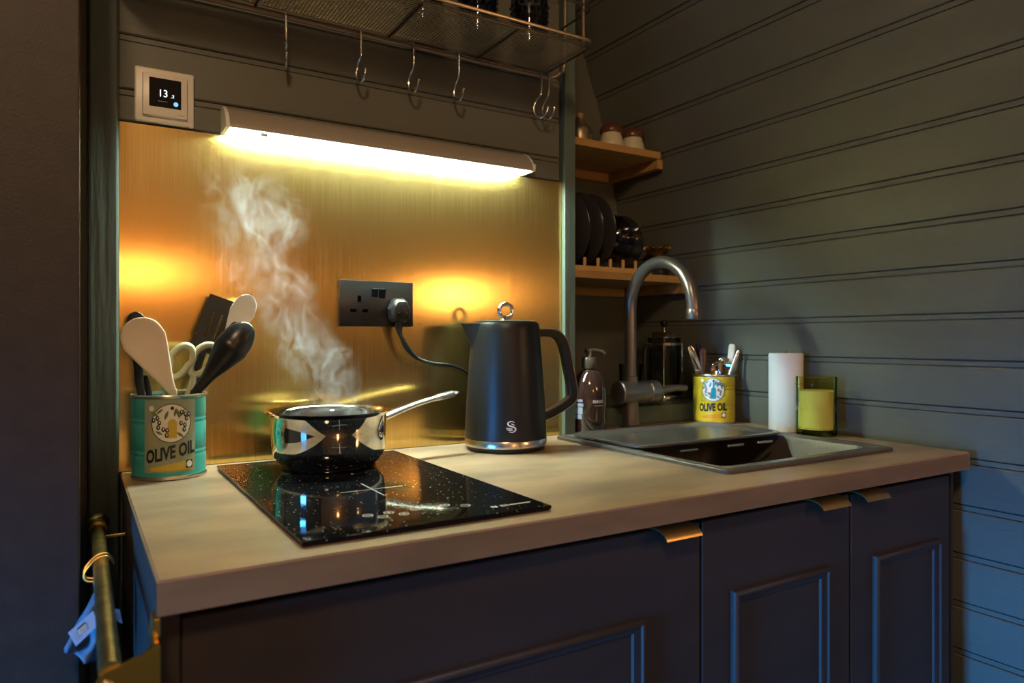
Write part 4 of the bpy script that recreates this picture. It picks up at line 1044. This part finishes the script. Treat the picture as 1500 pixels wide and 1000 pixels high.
# cafetiere and a glass on the ledge behind the tap
CF = thing('cafetiere', 'glass cafetiere with chrome frame behind the yellow tin', 'cafetiere', (1.385, .165, .9555))
mk('beaker', lathe(B(), [(0, .006), (.043, .006), (.045, .010), (.045, .165), (.047, .170), (.0435, .168), (.0430, .012), (0, .009)], 44, cap=False), 'glass', CF, 50)
mk('base_ring', lathe(B(), [(.046, 0), (.0475, .002), (.0475, .012), (.046, .014)], 40), 'chrome', CF, 50)
mk('top_ring', lathe(B(), [(.0455, .150), (.0475, .151), (.0475, .157), (.0455, .158)], 40), 'chrome', CF, 50)
for i in range(4):
    a = R(45 + 90 * i); mk('frame_bar', tube(B(), [(.0475 * math.cos(a), .0475 * math.sin(a), .004), (.0475 * math.cos(a), .0475 * math.sin(a), .156)], .0026, 8), 'chrome', CF)
mk('lid', lathe(B(), [(.046, .170), (.047, .172), (.040, .182), (.020, .188), (0, .189)], 40), 'chrome', CF, 50)
mk('plunger', tube(B(), [(0, 0, .04), (0, 0, .205)], .0024, 8), 'chrome', CF)
mk('plunger_disc', lathe(B(), [(.042, .036), (.042, .041), (0, .043)], 32), 'bsteel', CF, 50)
mk('plunger_knob', lathe(B(), [(.004, .200), (.009, .205), (.010, .212), (.006, .219), (0, .220)], 20), 'black', CF, 50)
mk('handle', tube(B(), spline([(-.047, -.004, .145), (-.072, -.010, .147), (-.082, -.012, .125), (-.080, -.012, .06), (-.066, -.008, .035), (-.047, -.004, .035)], 6), .006, 10), 'black', CF)
GL = tag(mk('drinking_glass', lathe(B(), [(0, 0), (.027, 0), (.028, .003), (.032, .10), (.0305, .10), (.0265, .008), (0, .007)], 40, cap=False), 'glass', None, 50), 'plain drinking glass on the ledge beside the cafetiere', 'glass')
GL.location = (1.282, .185, .9555)

# ------------------------------------------------------------------ brass rail on the end panel, hook and blue cloth
RL = (.0275, -.35, .846)
rl_ = thing('brass_rail', 'aged brass rail with knob end beside the dark end panel', 'rail', RL)
def pole(y): return (.0275 - .003 * (-.1 - y) / .5, y, .8465)
mk('pole', tube(B(), [pole(-.618), pole(-.105)], .0088, 20), 'agedbrass', rl_, off=RL)
fin = lathe(B(), [(.0092, -.02), (.0125, -.018), (.0125, -.012), (.0095, -.010), (.0095, -.004), (.0125, -.002), (.0125, .004), (.0085, .006), (.0080, .010), (.0130, .014), (.0160, .024), (.0140, .034), (.008, .040), (0, .041)], 28)
o = mk('finial', fin, 'agedbrass', rl_); o.matrix_local = Matrix.Translation(Vector(pole(-.085)) - Vector(RL)) @ Matrix.Rotation(R(-90), 4, 'X')
b = B(); bx(b, .032, .0618, -.1230, -.1190, .838, .8425, .001); mk('far_bracket', b, 'agedbrass', rl_, 0, off=RL)
# near bracket: shaped plate facing the room, with a flange on the panel
pp = spline([(.0605, .8625), (.0530, .8595), (.0460, .8555), (.0385, .8535), (.0300, .8505), (.0200, .8470), (.0135, .8400), (.0115, .8310)], 5)
poly = [(p.x, p.y) for p in spline([(a, b_, 0) for a, b_ in [(.0605, .8625), (.0530, .8595), (.0460, .8555), (.0385, .8535), (.0300, .8505), (.0200, .8470), (.0135, .8400), (.0115, .8310)]], 5)] + [(.0115, .770), (.0605, .770)]
bk = mk('near_bracket', prism(B(), poly, 'y', -.6215, -.6180), 'goldbracket', rl_, 0, off=RL); bk['label'] = 'polished shaped brass bracket plate'
fg = B(); bx(fg, .0570, .0623, -.6180, -.560, .770, .8600, .001); bx(fg, .0575, .0640, -.6010, -.5765, .8600, .8775, .0015); mk('flange', fg, 'goldbracket', bk, 0, off=RL)
sc_ = lathe(B(), [(0, .0022), (.0034, .0020), (.0052, .0010), (.0056, 0)], 20, cap=False)
o = mk('screw', sc_, 'bsteel', bk); o.matrix_local = Matrix.Translation(Vector((.0215, -.6216, .8360)) - Vector(RL)) @ Matrix.Rotation(R(90), 4, 'X')
# ring hook round the pole
hkp = []
for dy in (0, .010):
    ring = [(.0275 + .0115 * math.cos(a), -.300 + dy, .8465 + .0115 * math.sin(a)) for a in [2 * math.pi * i / 24 for i in range(24)]]
    hkp.append(ring)
HKL = (.0275, -.30, .8365)
hook = thing('ring_hook', 'twin brass wire loop hung round the rail', 'hook', HKL)
for dy in (0, .014):
    pts = spline([(.0400, -.300 + dy, .8480), (.0330, -.300 + dy, .8585), (.0220, -.300 + dy, .8580), (.0130, -.302 + dy, .8500), (.0080, -.306 + dy, .8420), (.0110, -.309 + dy, .8350), (.0190, -.310 + dy, .8330)], 5)
    mk('wire_loop', tube(B(), pts, .0013, 8), 'handlebrass', hook, off=HKL)
# blue folded cloth with paper label, on a white cord
CL = (.0150, -.330, .780)
cl = thing('tea_towel', 'folded blue cloth with printed label hanging from the rail', 'cloth', CL)
cb = B()
def fold(bm, pts, th_, seed):
    rnd = random.Random(seed); g = bmesh.ops.create_grid(bm, x_segments=14, y_segments=18, size=.5)
    a, b_, c, d = [Vector(p) for p in pts]
    for v in g['verts']:
        u, w = v.co.x + .5, v.co.y + .5
        p = (a * (1 - u) + b_ * u) * (1 - w) + (d * (1 - u) + c * u) * w
        p.y += .006 * math.sin(u * 9 + w * 3 + seed) * (0.4 + w) + .004 * math.sin(w * 12 - u * 4)
        v.co = p
fold(cb, [(.024, -.322, .832), (.032, -.326, .832), (.040, -.330, .762), (-.012, -.330, .770)], .004, 1.0)
fold(cb, [(.022, -.330, .826), (.034, -.332, .826), (.020, -.340, .744), (-.010, -.338, .768)], .004, 2.2)
cl_m = mk('cloth', cb, 'bluecloth', cl, 60, off=CL)
sol = cl_m.modifiers.new('solidify', 'SOLIDIFY'); sol.thickness = .0035
def quad(name, pts, m, parent, off, n=(0, -1, 0)):
    b = B(); v = [Vector(p) for p in pts]; n = Vector(n) * .0006
    A = [b.verts.new(p) for p in v]; C = [b.verts.new(p - n) for p in v]; b.faces.new(A); b.faces.new(C[::-1])
    for k in range(4): b.faces.new((A[k], A[(k + 1) % 4], C[(k + 1) % 4], C[k]))
    return mk(name, b, m, parent, 0, off=off)
lb = quad('paper_label', [(-.0075, -.3540, .7930), (.0000, -.3540, .7760), (.0215, -.3540, .7950), (.0170, -.3540, .8130)], 'lab_lblue', cl, CL)
lb['label'] = 'pale blue printed paper label'
def lq(u, v): # label surface coordinates
    a, b_, c, d = [Vector(p) for p in [(-.0075, -.3545, .7930), (.0000, -.3545, .7760), (.0215, -.3545, .7950), (.0170, -.3545, .8130)]]
    return (a * (1 - v) + b_ * v) * (1 - u) + (d * (1 - v) + c * v) * u
for u0, u1, v0, v1, m in ((.30, .62, .18, .26, 'ink'), (.30, .62, .30, .62, 'offwhite'), (.33, .58, .36, .42, 'inkorange'), (.33, .58, .48, .54, 'inkgrey'), (.10, .14, .25, .75, 'inkgrey'), (.18, .22, .25, .75, 'inkgrey'), (.24, .26, .25, .75, 'inkgrey')):
    b = B(); b.faces.new([b.verts.new(lq(*q) - Vector((0, .0004 if m != 'offwhite' else .0001, 0))) for q in ((u0, v0), (u1, v0), (u1, v1), (u0, v1))]); mk('label_print', b, m, lb, 0, off=CL)
quad('side_tag', [(.0370, -.3420, .8080), (.0440, -.3420, .8050), (.0470, -.3420, .7880), (.0400, -.3420, .7930)], 'lab_lblue', cl, CL)
mk('cord', tube(B(), spline([(.0190, -.310, .8330), (.0200, -.315, .826), (.0235, -.322, .815), (.0250, -.326, .800)], 5), .0014, 8), 'cord', cl, off=CL)
